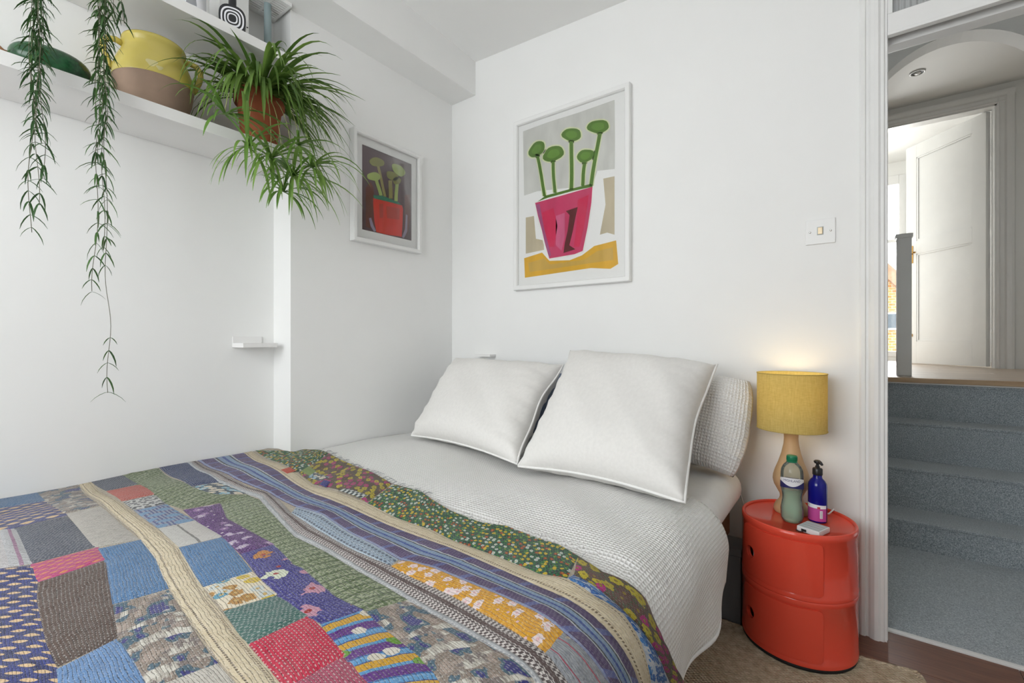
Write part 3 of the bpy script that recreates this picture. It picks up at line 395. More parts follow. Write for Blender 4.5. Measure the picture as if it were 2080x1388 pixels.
SMALL_ART = [
  ('background', 'art_plum', 0, [(-0.6244, 1.9057), (-0.3144, 1.9091), (-0.3129, 1.4987), (-0.6244, 1.4924)]),
  ('red_wash', 'art_rust', 1, [(-0.5975, 1.7029), (-0.5706, 1.7407), (-0.5524, 1.7152), (-0.5543, 1.6124), (-0.5432, 1.5329), (-0.5797, 1.5153), (-0.5975, 1.5218)]),
  ('red_wash', 'art_rust', 1, [(-0.3628, 1.7285), (-0.3274, 1.7432), (-0.3252, 1.6108), (-0.3452, 1.5239), (-0.3663, 1.5472), (-0.3607, 1.6414)]),
  ('lavender_stroke', 'art_lav', 2, [(-0.5797, 1.5634), (-0.5676, 1.5686), (-0.5524, 1.531), (-0.5383, 1.5108), (-0.5506, 1.5048), (-0.5706, 1.5273)]),
  ('lavender_stroke', 'art_lav', 2, [(-0.3536, 1.6348), (-0.3437, 1.6288), (-0.3452, 1.5459), (-0.3663, 1.5079), (-0.3801, 1.5091), (-0.3607, 1.5538)]),
  ('pot', 'art_red', 3, [(-0.5555, 1.6658), (-0.4867, 1.6692), (-0.3801, 1.6723), (-0.3732, 1.6549), (-0.3767, 1.5779), (-0.3822, 1.5115), (-0.4738, 1.505), (-0.5371, 1.5059), (-0.5494, 1.5572), (-0.5555, 1.6377)]),
  ('pot_shade', 'art_brick', 4, [(-0.5215, 1.646), (-0.4982, 1.6517), (-0.4982, 1.5839), (-0.5184, 1.5768)]),
  ('pot_shade', 'art_brick', 4, [(-0.4803, 1.6456), (-0.3939, 1.6528), (-0.3973, 1.5952), (-0.4738, 1.5866)]),
  ('soil', 'art_teal', 4, [(-0.5543, 1.6799), (-0.4994, 1.6905), (-0.4075, 1.6835), (-0.3822, 1.6735), (-0.4738, 1.6692), (-0.5524, 1.665)]),
  ('stem', 'art_olive2', 4, [(-0.5348, 1.8255), (-0.5235, 1.7919), (-0.5139, 1.7576), (-0.5047, 1.7228), (-0.4941, 1.6882), (-0.4787, 1.6922), (-0.4895, 1.727), (-0.4987, 1.7619), (-0.5085, 1.7964), (-0.5199, 1.8302)]),
  ('stem', 'art_lime', 4, [(-0.5473, 1.755), (-0.5408, 1.738), (-0.5329, 1.7213), (-0.5256, 1.7043), (-0.5199, 1.6868), (-0.501, 1.6916), (-0.5067, 1.7093), (-0.5142, 1.7264), (-0.5222, 1.7432), (-0.5288, 1.7603)]),
  ('stem', 'art_olive2', 4, [(-0.4652, 1.7759), (-0.4648, 1.7535), (-0.4632, 1.7316), (-0.4623, 1.7093), (-0.4631, 1.6867), (-0.4408, 1.6923), (-0.4399, 1.7152), (-0.4408, 1.7376), (-0.4425, 1.7597), (-0.4429, 1.7823)]),
  ('stem', 'art_lime', 4, [(-0.4217, 1.7722), (-0.4237, 1.7495), (-0.4266, 1.7267), (-0.4283, 1.7042), (-0.4283, 1.6821), (-0.4081, 1.6871), (-0.4081, 1.7094), (-0.4064, 1.732), (-0.4035, 1.7551), (-0.4014, 1.7779)]),
  ('flower_head', 'art_olive', 5, [(-0.4905, 1.8526), (-0.4933, 1.8442), (-0.503, 1.8357), (-0.5178, 1.8296), (-0.5322, 1.8252), (-0.5474, 1.821), (-0.562, 1.8206), (-0.5716, 1.8246), (-0.5773, 1.8304), (-0.5784, 1.8376), (-0.5728, 1.8456), (-0.5645, 1.8534), (-0.5539, 1.8615), (-0.5386, 1.8673), (-0.5232, 1.8684), (-0.5104, 1.8675), (-0.4986, 1.8654), (-0.4917, 1.8601)]),
  ('flower_head', 'art_lime', 5, [(-0.5128, 1.7787), (-0.5163, 1.7709), (-0.5223, 1.7629), (-0.5329, 1.7552), (-0.5471, 1.7509), (-0.5601, 1.7494), (-0.5725, 1.7483), (-0.5836, 1.7497), (-0.5893, 1.7548), (-0.5907, 1.7616), (-0.5881, 1.7692), (-0.5794, 1.7768), (-0.5683, 1.7831), (-0.5565, 1.7893), (-0.5423, 1.7938), (-0.5298, 1.7933), (-0.5211, 1.7898), (-0.5146, 1.7852)]),
  ('flower_head', 'art_lime', 5, [(-0.3662, 1.8321), (-0.3735, 1.8248), (-0.3843, 1.8187), (-0.3996, 1.8183), (-0.4141, 1.8222), (-0.427, 1.8276), (-0.4367, 1.8353), (-0.4414, 1.8443), (-0.4439, 1.8536), (-0.442, 1.8632), (-0.4317, 1.8695), (-0.4179, 1.8717), (-0.4044, 1.8731), (-0.3896, 1.8723), (-0.3761, 1.8668), (-0.3656, 1.859), (-0.3586, 1.8496), (-0.3595, 1.8399)]),
  ('flower_head', 'art_olive', 5, [(-0.4059, 1.7991), (-0.4135, 1.7929), (-0.4219, 1.7868), (-0.434, 1.7832), (-0.4473, 1.783), (-0.46, 1.785), (-0.4701, 1.7896), (-0.4745, 1.7966), (-0.4762, 1.8037), (-0.477, 1.8113), (-0.4716, 1.8188), (-0.4602, 1.8234), (-0.4478, 1.826), (-0.4349, 1.8269), (-0.4228, 1.8246), (-0.4127, 1.8203), (-0.4037, 1.8146), (-0.4006, 1.8068)]),
  ('flower_head', 'art_olive', 5, [(-0.3864, 1.7973), (-0.3885, 1.79), (-0.3929, 1.7828), (-0.4004, 1.7769), (-0.4087, 1.7729), (-0.4174, 1.7692), (-0.4266, 1.768), (-0.4329, 1.7714), (-0.4359, 1.7769), (-0.4378, 1.7826), (-0.4368, 1.7895), (-0.4323, 1.7964), (-0.4261, 1.8031), (-0.4177, 1.8085), (-0.4085, 1.8099), (-0.401, 1.8088), (-0.3936, 1.8075), (-0.3876, 1.8039)]),
]
# ------------------------------------------------------------------ quilt cloths (UVMap = metres along / across the strip, Strip.v = 0..1 across)
def finish_cloth(t, col, light=(.9, .88, .84), amt=.32, row=.0047, dash=.0072):
    u = t.sep(t.uv()); wob = t.noise(t.uv(), 26, 2); r = t.f('ADD', t.f('DIVIDE', u[1], row), t.f('MULTIPLY', wob, 1.6)); cell = t.f('FLOOR', r); fr = t.f('FRACT', r)
    nz = t.noise(t.uv(), 130, 2)
    d = t.f('FRACT', t.f('ADD', t.f('ADD', t.f('DIVIDE', u[0], dash), t.f('MULTIPLY', cell, .37)), t.f('MULTIPLY', nz, 1.3)))
    mask = t.f('MULTIPLY', t.f('LESS_THAN', fr, .38), t.f('LESS_THAN', d, .42))
    wear = t.noise(t.uv(), 16, 4)
    col = t.mix(t.f('MULTIPLY', t.f('SUBTRACT', wear, .3), .16), col, tuple(.75*x+.12 for x in light))
    col = t.mix(t.f('MULTIPLY', mask, amt), col, light)
    t.set(col, .95, **{'Sheen Weight': .2})
    pull = t.f('ABSOLUTE', t.f('SUBTRACT', fr, .2)); fine = t.noise(t.uv(), 420, 2)
    pk_ = t.noise(t.scale(t.uv(), (70, 150, 1)), 1, 3, .6)
    t.bump(t.f('ADD', t.f('ADD', t.f('ADD', t.f('MULTIPLY', pull, .8), t.f('MULTIPLY', mask, -.5)), t.f('MULTIPLY', fine, .4)), t.f('MULTIPLY', pk_, 1.6)), 1.0, .0042)
def cloth(name, fn, **kw):
    t = NT('cloth_'+name); hs = t.n('ShaderNodeHueSaturation'); hs.inputs['Saturation'].default_value = 1.18; hs.inputs['Value'].default_value = .90; t.put(hs.inputs['Color'], fn(t)); finish_cloth(t, hs.outputs[0], **kw); MAT['q_'+name] = t.m
def plain_cloth(name, c, **kw):
    c = tuple(x*.82 for x in c)
    def fn(t):
        nz = t.noise(t.scale(t.uv(), (30, 160, 1)), 1, 3); return t.ramp(nz, [(.3, tuple(x*.8 for x in c)), (.7, tuple(min(1, x*1.15) for x in c))])
    cloth(name, fn, **kw)
for n_, c_, a_ in (('plain_denim', (96, 132, 172), .25), ('plain_white', (214, 208, 198), .2), ('plain_slate', (56, 66, 88), .28), ('plain_brown', (82, 62, 52), .3), ('plain_lightblue', (126, 158, 200), .2),
                  ('plain_orange', (206, 74, 44), .25), ('plain_teal', (22, 104, 92), .4), ('plain_red', (206, 62, 86), .42), ('plain_pink', (176, 92, 112), .4), ('plain_navy', (40, 58, 100), .35),
                  ('plain_lace', (186, 188, 190), .3), ('plain_blue', (64, 66, 140), .2)):
    plain_cloth(n_, srgb(*c_), amt=a_)
def ellipse_lattice(t, pu, pv, ru, rv, off=.5):
    u = t.sep(t.uv()); v = t.f('DIVIDE', u[1], pv); c = t.f('FLOOR', v); fv = t.f('SUBTRACT', t.f('FRACT', v), .5)
    fu = t.f('SUBTRACT', t.f('FRACT', t.f('ADD', t.f('DIVIDE', u[0], pu), t.f('MULTIPLY', c, off))), .5)
    return t.f('LESS_THAN', t.f('ADD', t.f('POWER', t.f('DIVIDE', t.f('ABSOLUTE', fu), ru), 1.3), t.f('POWER', t.f('DIVIDE', t.f('ABSOLUTE', fv), rv), 1.3)), 1.0)
cloth('dots_navy', lambda t: t.mix(ellipse_lattice(t, .043, .020, .30, .34), t.ramp(t.noise(t.uv(), 40, 2), [(.35, srgb(40, 46, 88)), (.65, srgb(68, 76, 138))]), srgb(224, 196, 156)), amt=.12)
def swapped_dots(t):
    u = t.sep(t.uv()); v = t.f('DIVIDE', u[0], .021); c = t.f('FLOOR', v); fv = t.f('SUBTRACT', t.f('FRACT', v), .5)
    fu = t.f('SUBTRACT', t.f('FRACT', t.f('ADD', t.f('DIVIDE', u[1], .034), t.f('MULTIPLY', c, .5))), .5)
    m = t.f('LESS_THAN', t.f('ADD', t.f('POWER', t.f('DIVIDE', t.f('ABSOLUTE', fu), .33), 1.5), t.f('POWER', t.f('DIVIDE', t.f('ABSOLUTE', fv), .27), 1.5)), 1.0)
    return t.mix(m, t.ramp(t.noise(t.uv(), 40, 2), [(.35, srgb(40, 46, 88)), (.65, srgb(62, 70, 130))]), srgb(222, 194, 158))
cloth('dots_navy2', swapped_dots, amt=.12)
cloth('dash_magenta', lambda t: t.mix(ellipse_lattice(t, .024, .010, .30, .32), srgb(196, 34, 116), srgb(226, 150, 110)), amt=.1)
def blooms(t, bg, cells, scale, petals, rad, rnd=.85, fine=None, wob=.25):
    """flowers: Voronoi cells with a petalled edge; petals = [(position, colour)] picked per cell"""
    vo = t.vor(t.uv(), scale, rnd=rnd); nz = t.noise(t.uv(), scale*3.2, 2)
    pick = t.ramp(t.sep(vo['Color'])[0], petals, 'CONSTANT')
    m = t.f('LESS_THAN', t.f('ADD', vo['Distance'], t.f('MULTIPLY', t.f('SUBTRACT', nz, .5), wob*2)), rad)
    core = t.f('LESS_THAN', vo['Distance'], rad*.3)
    return t.mix(core, t.mix(m, bg(t) if callable(bg) else bg, pick), cells)
def speck(t, c1, c2, sc, thr=.5):
    return t.mix(t.f('LESS_THAN', t.vor(t.uv(), sc)['Distance'], thr), c1, c2)
cloth('floral_green', lambda t: blooms(t, lambda t: speck(t, srgb(16, 44, 40), srgb(40, 104, 60), 190, .38), srgb(200, 170, 60), 78, [(0, srgb(206, 176, 52)), (.3, srgb(196, 204, 200)), (.55, srgb(160, 66, 46)), (.75, srgb(60, 118, 60))], .34), amt=.08)
cloth('floral_bright', lambda t: blooms(t, lambda t: speck(t, srgb(88, 62, 52), srgb(62, 84, 58), 150, .3), srgb(140, 120, 40), 34, [(0, srgb(168, 22, 110)), (.34, srgb(176, 160, 36)), (.62, srgb(96, 68, 60)), (.82, srgb(190, 174, 50))], .42, wob=.35), amt=.1)
cloth('floral_purple', lambda t: blooms(t, lambda t: speck(t, srgb(70, 32, 92), srgb(128, 92, 146), 170, .28), srgb(206, 196, 200), 24, [(0, srgb(186, 172, 192)), (.4, srgb(80, 40, 104)), (.7, srgb(150, 120, 160))], .26, wob=.35), amt=.14)
cloth('floral_indigo', lambda t: blooms(t, lambda t: speck(t, srgb(52, 48, 112), srgb(112, 112, 166), 210, .25), srgb(150, 60, 60), 15, [(0, srgb(206, 210, 190)), (.38, srgb(186, 142, 158)), (.66, srgb(182, 130, 84)), (.86, srgb(60, 56, 120))], .23, rnd=.7, wob=.35), amt=.16)
cloth('floral_yellow', lambda t: blooms(t, lambda t: speck(t, srgb(210, 156, 74), srgb(222, 176, 104), 120, .3), srgb(226, 190, 190), 42, [(0, srgb(232, 216, 214)), (.7, srgb(214, 166, 88))], .34, wob=.4), amt=.12)
cloth('floral_beige', lambda t: blooms(t, srgb(216, 206, 186), srgb(196, 170, 120), 40, [(0, srgb(104, 150, 170)), (.3, srgb(204, 180, 96)), (.55, srgb(170, 132, 84)), (.75, srgb(196, 200, 196))], .42, wob=.3), amt=.1)
cloth('floral_pale', lambda t: blooms(t, srgb(74, 84, 92), srgb(206, 190, 170), 42, [(0, srgb(170, 196, 206)), (.5, srgb(214, 206, 190)), (.8, srgb(140, 172, 186))], .42, wob=.2), amt=.1)
def feather(t):
    a = t.noise(t.scale(t.uv(), (17, 30, 1)), 1, 2, .5); b = t.noise(t.scale(t.uv(), (34, 14, 1)), 1, 2, .5); c = t.noise(t.scale(t.uv(), (22, 70, 1)), 1, 3, .5)
    base = t.ramp(a, [(.0, srgb(54, 54, 112)), (.40, srgb(66, 90, 104)), (.47, srgb(134, 122, 112)), (.56, srgb(160, 146, 136)), (.64, srgb(96, 112, 118))], 'CONSTANT')
    base = t.mix(t.ramp(b, [(.52, (0, 0, 0)), (.55, (1, 1, 1))]), base, t.ramp(c, [(.42, srgb(118, 108, 104)), (.48, srgb(176, 170, 160)), (.56, srgb(206, 202, 192))], 'CONSTANT'))
    return base
cloth('feather', feather, amt=.28)
def green_weave(t):
    u = t.sep(t.uv()); nz = t.noise(t.uv(), 20, 2)
    diag = t.f('FRACT', t.f('ADD', t.f('DIVIDE', u[0], .024), t.f('MULTIPLY', nz, .35)))
    a = speck(t, srgb(86, 100, 70), srgb(150, 156, 130), 250, .40)
    return t.mix(t.f('MULTIPLY', t.f('LESS_THAN', diag, .26), .8), a, srgb(58, 74, 40))
cloth('green_weave', green_weave, amt=.12, row=.004, dash=.006)
def strip_v(t): return t.sep(t.uv('Strip'))[1]
def band(t, v, a, b): return t.f('MULTIPLY', t.f('GREATER_THAN', v, a), t.f('LESS_THAN', v, b))
def plaid(t):
    v = strip_v(t); u = t.sep(t.uv())[0]; c = t.ramp(t.noise(t.scale(t.uv(), (20, 200, 1)), 1, 2), [(.3, srgb(66, 52, 84)), (.7, srgb(98, 82, 118))])
    bars = t.f('LESS_THAN', t.f('FRACT', t.f('DIVIDE', u, .075)), .16)
    c = t.mix(t.f('MULTIPLY', bars, .65), c, srgb(110, 122, 170))
    for a, b, col in ((.30, .33, (204, 208, 206)), (.33, .37, (42, 54, 52)), (.37, .47, (140, 160, 186)), (.47, .53, (70, 92, 150)), (.53, .63, (146, 168, 190)), (.63, .665, (42, 54, 52)), (.665, .70, (204, 208, 206)), (.02, .06, (150, 160, 186))):
        c = t.mix(t.f('MULTIPLY', band(t, v, a, b), .85), c, srgb(*col))
    return c
cloth('plaid', plaid, amt=.16)
def cream(t):
    v = strip_v(t); u = t.sep(t.uv())[0]; c = t.ramp(t.noise(t.uv(), 60, 3), [(.3, srgb(196, 182, 156)), (.7, srgb(214, 202, 178))])
    d = t.f('LESS_THAN', t.f('FRACT', t.f('DIVIDE', u, .006)), .6)
    for a, b in ((.16, .22), (.80, .86)): c = t.mix(t.f('MULTIPLY', t.f('MULTIPLY', band(t, v, a, b), d), .85), c, srgb(84, 66, 46))
    return c
cloth('cream', cream, amt=.15)
def trim(t):
    v = strip_v(t); u = t.sep(t.uv()); ck = t.n('ShaderNodeTexChecker'); t.put(ck.inputs['Vector'], t.uv()); ck.inputs['Scale'].default_value = 250
    ck.inputs[1].default_value = (*srgb(206, 200, 196), 1); ck.inputs[2].default_value = (*srgb(72, 60, 60), 1)
    c = t.mix(band(t, v, .42, .62), ck.outputs[0], srgb(82, 66, 64))
    return t.mix(t.f('MULTIPLY', band(t, v, .30, .34), .9), c, srgb(72, 60, 60))
cloth('trim_brown', trim, amt=.12)
def lace(t):
    v = strip_v(t); c = t.mix(ellipse_lattice(t, .013, .010, .36, .36), srgb(156, 170, 184), srgb(88, 98, 112))
    for a, b in ((.0, .12), (.40, .48), (.86, 1.0)): c = t.mix(band(t, v, a, b), c, srgb(176, 188, 198))
    return c
cloth('lace_blue', lace, amt=.15)
def stripes(cols, p, axis=0):
    def fn(t):
        u = t.sep(t.uv())[axis]; nz = t.noise(t.uv(), 14, 2)
        return t.ramp(t.f('FRACT', t.f('ADD', t.f('DIVIDE', u, p), t.f('MULTIPLY', nz, .06))), cols, 'CONSTANT')
    return fn
cloth('stripe_pink', stripes([(0, srgb(206, 206, 208)), (.3, srgb(176, 138, 164)), (.42, srgb(206, 206, 208)), (.62, srgb(150, 110, 140)), (.7, srgb(210, 206, 206))], .05), amt=.12)
cloth('stripe_white', stripes([(0, srgb(206, 204, 198)), (.46, srgb(108, 104, 98)), (.52, srgb(210, 206, 200))], .07), amt=.15)
def multi(t):
    c = stripes([(0, srgb(104, 150, 190)), (.12, srgb(52, 78, 130)), (.16, srgb(196, 150, 40)), (.42, srgb(104, 150, 190)), (.54, srgb(84, 34, 116)), (.86, srgb(60, 100, 150)), (.92, srgb(120, 160, 196))], .062)(t)
    vo = t.vor(t.uv(), 17); nz = t.noise(t.uv(), 60, 2)
    m = t.f('LESS_THAN', t.f('ADD', vo['Distance'], t.f('MULTIPLY', nz, .2)), .26)
    return t.mix(m, c, t.ramp(t.sep(vo['Color'])[0], [(0, srgb(206, 200, 186)), (.4, srgb(96, 140, 50)), (.7, srgb(212, 206, 196))], 'CONSTANT'))
cloth('stripe_multi', multi, amt=.16)
cloth('chip_black', lambda t: speck(t, srgb(204, 204, 200), srgb(44, 46, 52), 95, .36), amt=.06)
def argyle(t):
    return t.mix(ellipse_lattice(t, .05, .032, .40, .40), t.mix(t.f('LESS_THAN', t.f('FRACT', t.f('DIVIDE', t.sep(t.uv())[0], .008)), .5), srgb(64, 74, 128), srgb(150, 158, 176)), srgb(120, 156, 190))
cloth('argyle', argyle, amt=.14)
cloth('leaf_blue', lambda t: blooms(t, srgb(186, 196, 208), srgb(110, 150, 196), 62, [(0, srgb(50, 96, 164)), (.7, srgb(206, 208, 212)), (.82, srgb(80, 128, 186))], .50, wob=.5), amt=.12)
def grey_red(t):
    v = strip_v(t); c = t.ramp(t.noise(t.uv(), 120, 3), [(.3, srgb(132, 136, 142)), (.7, srgb(164, 166, 170))])
    for a in (.22, .72): c = t.mix(t.f('MULTIPLY', band(t, v, a, a+.035), .8), c, srgb(170, 62, 84))
    return c
cloth('grey_red', grey_red, amt=.1)
def check(c1, c2, sc):
    def fn(t):
        ck = t.n('ShaderNodeTexChecker'); t.put(ck.inputs['Vector'], t.uv()); ck.inputs['Scale'].default_value = sc
        ck.inputs[1].default_value = (*c1, 1); ck.inputs[2].default_value = (*c2, 1); return ck.outputs[0]
    return fn
cloth('check_black', check(srgb(200, 204, 200), srgb(30, 44, 46), 110), amt=.05); cloth('lime_check', check(srgb(150, 166, 110), srgb(120, 140, 88), 160), amt=.1)
plain_cloth('base', srgb(190, 178, 160))
# ================================================================== THE SETTING
def CZ(x, y): return 2.533-.055*(x-.18)-.055*y
mb = MB().box(-.30, -.141, -3.05, .10, 0, 2.9).box(-.142, 0, -.952, .10, 0, 2.9)
struct('wall_left', mb, 'wall_paint', 'white painted left wall with shelf recess beside the bed', 'wall')
DX0, DX1 = 1.953, 2.78
mb = MB().box(-.141, DX0, 0, .10, 0, 2.9).box(DX1, 3.30, 0, .10, 0, 2.9).box(DX0, DX1, 0, .10, 2.42, 2.9)
struct('wall_back', mb, 'wall_paint', 'white painted headboard wall with doorway to the stairs', 'wall')
WX0, WX1, WZ0, WZ1 = .15, 1.75, .85, 2.25
mb = MB().box(-.30, WX0, -3.15, -3.05, 0, 2.95).box(WX1, 3.2, -3.15, -3.05, 0, 2.95).box(WX0, WX1, -3.15, -3.05, 0, WZ0).box(WX0, WX1, -3.15, -3.05, WZ1, 2.95)
struct('wall_front', mb, 'wall_paint', 'white painted window wall at the foot of the bed', 'wall')
mb = MB().box(3.10, 3.2, -3.05, 0, 0, 2.9)
struct('wall_right', mb, 'wall_paint', 'white painted side wall opposite the shelves', 'wall')
c4 = [(-.30, -3.15), (3.2, -3.15), (3.2, .10), (-.30, .10)]
mb = MB().add([(x, y, CZ(x, y)) for x, y in c4]+[(x, y, CZ(x, y)+.1) for x, y in c4], [(0, 1, 2, 3), (7, 6, 5, 4), (0, 1, 5, 4), (1, 2, 6, 5), (2, 3, 7, 6), (3, 0, 4, 7)])
struct('ceiling', mb, 'ceiling_paint', 'white bedroom ceiling', 'ceiling')
mb = MB().box(-.141, .181, -3.05, 0, 2.347, 2.64, .004)
struct('trim_1', mb, 'wall_paint', 'white boxed beam running along the ceiling above the shelves', 'beam')
x0, x1, y0, y1, z0, z1 = WX0, WX1, -3.14, -3.08, WZ0, WZ1; w = .05
mb = MB().box(x0, x0+w, y0, y1, z0, z1).box(x1-w, x1, y0, y1, z0, z1).box(x0, x1, y0, y1, z0, z0+w).box(x0, x1, y0, y1, z1-w, z1).box((x0+x1)/2-.02, (x0+x1)/2+.02, y0, y1, z0, z1)
struct('window_2', mb, 'gloss_white', 'white casement window frame at the foot of the bed', 'window')
# floor boards
fl = struct('floor', MB().box(-.141, 3.10, -3.05, .062, -.06, -.008), 'laminate', 'brown laminate plank floor under the rug', 'floor')
row = 0; y = .060
while y > -3.05:
    x = -.141-(row*.47 % 1.2)
    while x < 3.1:
        a, b = max(x, -.138), min(x+1.2, 3.098)
        if b-a > .02: MB().box(a+.0008, b-.0008, max(y-.19, -3.048)+.0008, y-.0008, -.0079, 0, .0012).build('plank', 'laminate', fl)
        x += 1.2
    y -= .19; row += 1
# architrave and lining of the bedroom doorway
prof = [(1.881, 0), (1.881, -.012), (1.886, -.016), (1.896, -.016), (1.899, -.011), (1.905, -.011), (1.910, -.018), (1.920, -.024), (1.930, -.024), (1.936, -.019), (1.944, -.019), (1.948, -.014), (1.953, -.014), (1.953, 0)]
mb = MB().prism(prof, lambda x, y: (x, y, 0), lambda x, y: (x, y, 2.46))
mb.box(1.9531, 1.958, .055, .10, 0, 1.975).box(1.9531, 1.9555, 0, .03, 0, 1.975)
struct('trim_2', mb, 'gloss_white', 'white moulded door architrave beside the red bedside unit', 'architrave')
mb = MB().box(1.9535, DX1, -.012, .028, 1.976, 2.036, .003).box(1.9535, 1.966, -.012, .028, 2.036, 2.42).box(DX1-.03, DX1, -.012, .028, 2.036, 2.42).box(1.9535, DX1, -.012, .028, 2.38, 2.42)
mb.box(1.9535, DX1, -.014, .004, 1.966, 1.977, .002)
struct('trim_3', mb, 'gloss_white', 'white transom frame over the doorway', 'door frame')
mb = MB().box(1.9535, DX1, .048, .10, 1.962, 2.05, .002).box(1.9535, DX1, .028, .048, 2.02, 2.05)
struct('trim_4', mb, 'gloss_white', 'white sliding door track lip behind the transom rail', 'door track')
tag(MB().box(1.968, DX1-.032, .004, .012, 2.037, 2.379).build('window_4', 'reeded_glass'), 'grey reeded glass pane over the doorway', 'glass pane', 'structure')
struct('trim_5', MB().box(DX0, DX1, .0625, .082, -.008, .005, .002), 'gloss_white', 'white threshold strip where the brown floor meets the carpet', 'threshold')
mb = MB()
for a, b in ((.0, 1.880),): mb.box(a, b, -.014, 0, 0, .09, .003)
struct('baseboard_back', mb, 'gloss_white', 'low white skirting behind the bed and red unit', 'skirting')

# ---- hall, stairs, landing
LZ = .768
struct('floor_hall', MB().box(1.86, 3.30, .0825, .93, -.05, .002), 'stair_carpet', 'pale grey blue carpet at the foot of the stairs', 'carpet')
st = thing('stairs', 'grey blue carpeted stairs climbing to the landing', 'stairs', (2.3, .9, 0), kind='structure')
runs = [(.909, .135), (1.118, .335), (1.339, .537), (1.520, .735)]
for i, (y0, z) in enumerate(runs):
    ya = y0; yb = 1.62
    pr = [(ya, .0 if i == 0 else runs[i-1][1]-.02), (ya, z-.016), (ya-.006, z-.012), (ya-.006, z-.004), (ya+.004, z), (yb, z), (yb, .0 if i == 0 else runs[i-1][1]-.02)]
    MB().prism(pr, lambda y, z: (1.87, y, z), lambda y, z: (2.85, y, z)).build('step', 'stair_carpet', st)
lf = struct('floor_landing', MB().box(1.2, 3.6, 1.53, 4.60, LZ-.10, LZ-.012), 'oak_floor', 'pale worn wooden landing floor above the stairs', 'floor')
k = 0
for j in range(22):
    y0 = 1.53+j*.14; y1 = min(y0+.139, 4.6)
    x = 1.2-(j*.5 % 1.3)
    while x < 3.6:
        a, b = max(x, 1.2), min(x+1.3, 3.6)
        if b-a > .02: MB().box(a, b-.001, y0, y1, LZ-.012, LZ, .001).build('plank', 'oak_floor', lf)
        x += 1.3
struct('trim_6', MB().box(1.87, 2.85, 1.493, 1.5295, LZ-.026, LZ+.001, .004), 'oak_board', 'brown wooden nosing board at the top of the stairs', 'nosing')
struct('trim_7', MB().box(1.87, 2.85, 1.505, 1.5195, LZ-.034, LZ-.027), 'gloss_white', 'thin white strip under the wooden stair nosing', 'trim strip')
mb = MB().box(1.76, 1.86, .10, 4.6, -.05, 3.05)
struct('wall_hall_left', MB().box(1.76, 1.86, .10, 1.5, -.05, 3.05).box(1.1, 1.2, 1.5, 4.7, .6, 3.05).box(1.2, 1.86, 1.5, 1.6, .6, 3.05), 'hall_paint', 'white hall wall on the blind side of the stairs', 'wall')
struct('wall_hall_right', MB().box(3.30, 3.40, 0, 1.6, -.05, 3.05).box(3.6, 3.7, 1.5, 4.7, .6, 3.05), 'hall_paint', 'white hall wall to the right of the stairs', 'wall')
struct('ceiling_hall', MB().box(1.1, 3.7, .10, 4.7, 2.945, 3.05), 'hall_paint', 'white hall ceiling beyond the arch', 'ceiling')
# arch
ax_, aa, ab, az = 2.305, .42, .50, 2.152
mb = MB(); n = 28
arc = [(ax_-aa*math.cos(PI*i/n), az+ab*math.sin(PI*i/n)) for i in range(n+1)]
for i in range(n):
    (xa, za), (xb, zb) = arc[i], arc[i+1]
    mb.prism([(xa, za), (xb, zb), (xb, 2.945), (xa, 2.945)], lambda x, z: (x, 1.5, z), lambda x, z: (x, 1.62, z))
mb.box(1.86, ax_-aa, 1.5, 1.62, LZ-.7, 2.945).box(ax_+aa, 3.6, 1.5, 1.62, LZ-.7, 2.945)
struct('wall_arch', mb, 'hall_paint', 'white arched opening over the stairs', 'arch')
# landing door wall, frame
OX0, OX1, OZ = 2.00, 2.775, 2.805
mb = MB().box(1.2, OX0, 3.10, 3.20, LZ, 2.945).box(OX1, 3.6, 3.10, 3.20, LZ, 2.945).box(OX0, OX1, 3.10, 3.20, OZ, 2.945)
struct('wall_landing', mb, 'hall_paint', 'white landing wall around the panelled door', 'wall')
mb = MB()
pj = [(0, 0), (0, -.012), (.010, -.018), (.018, -.012), (.040, -.012), (.050, -.022), (.075, -.026), (.09, -.026), (.095, -.014), (.095, 0)]
mb.prism(pj, lambda a, d: (OX1-.005+a, 3.10+d, LZ), lambda a, d: (OX1-.005+a, 3.10+d, OZ+.09))
mb.prism(pj, lambda a, d: (OX0+.005-a, 3.10+d, LZ), lambda a, d: (OX0+.005-a, 3.10+d, OZ+.09))
mb.prism(pj, lambda a, d: (OX0-.09, 3.10+d-.001, OZ-.005+a), lambda a, d: (OX1+.09, 3.10+d-.001, OZ-.005+a))
mb.box(OX1-.016, OX1, 3.10, 3.20, LZ, OZ).box(OX0, OX0+.016, 3.10, 3.20, LZ, OZ).box(OX0, OX1, 3.10, 3.20, OZ-.016, OZ)
struct('trim_8', mb, 'gloss_white', 'white moulded frame around the landing door', 'door frame')
# far room
struct('wall_far', MB().box(1.2, 1.40, 4.60, 4.70, LZ-.05, 2.945).box(2.36, 3.6, 4.60, 4.70, LZ-.05, 2.945).box(1.40, 2.36, 4.60, 4.70, 2.80, 2.945).box(1.40, 2.36, 4.60, 4.70, LZ-.05, LZ+.04), 'hall_paint', 'white far wall of the room beyond the landing door', 'wall')
w1 = thing('window_1', 'tall white sash window beyond the landing door', 'window', (1.88, 4.6, LZ), kind='structure')
MB().box(2.300, 2.36, 4.59, 4.66, LZ+.04, 2.80, .006).box(1.40, 1.46, 4.59, 4.66, LZ+.04, 2.80, .006).box(1.46, 2.30, 4.59, 4.66, 2.70, 2.80, .006).box(1.46, 2.30, 4.59, 4.66, LZ+.04, LZ+.10, .006).build('frame', 'gloss_white', w1)
MB().box(1.46, 2.30, 4.60, 4.64, 2.065, 2.10, .004).build('meeting_rail', 'gloss_white', w1)
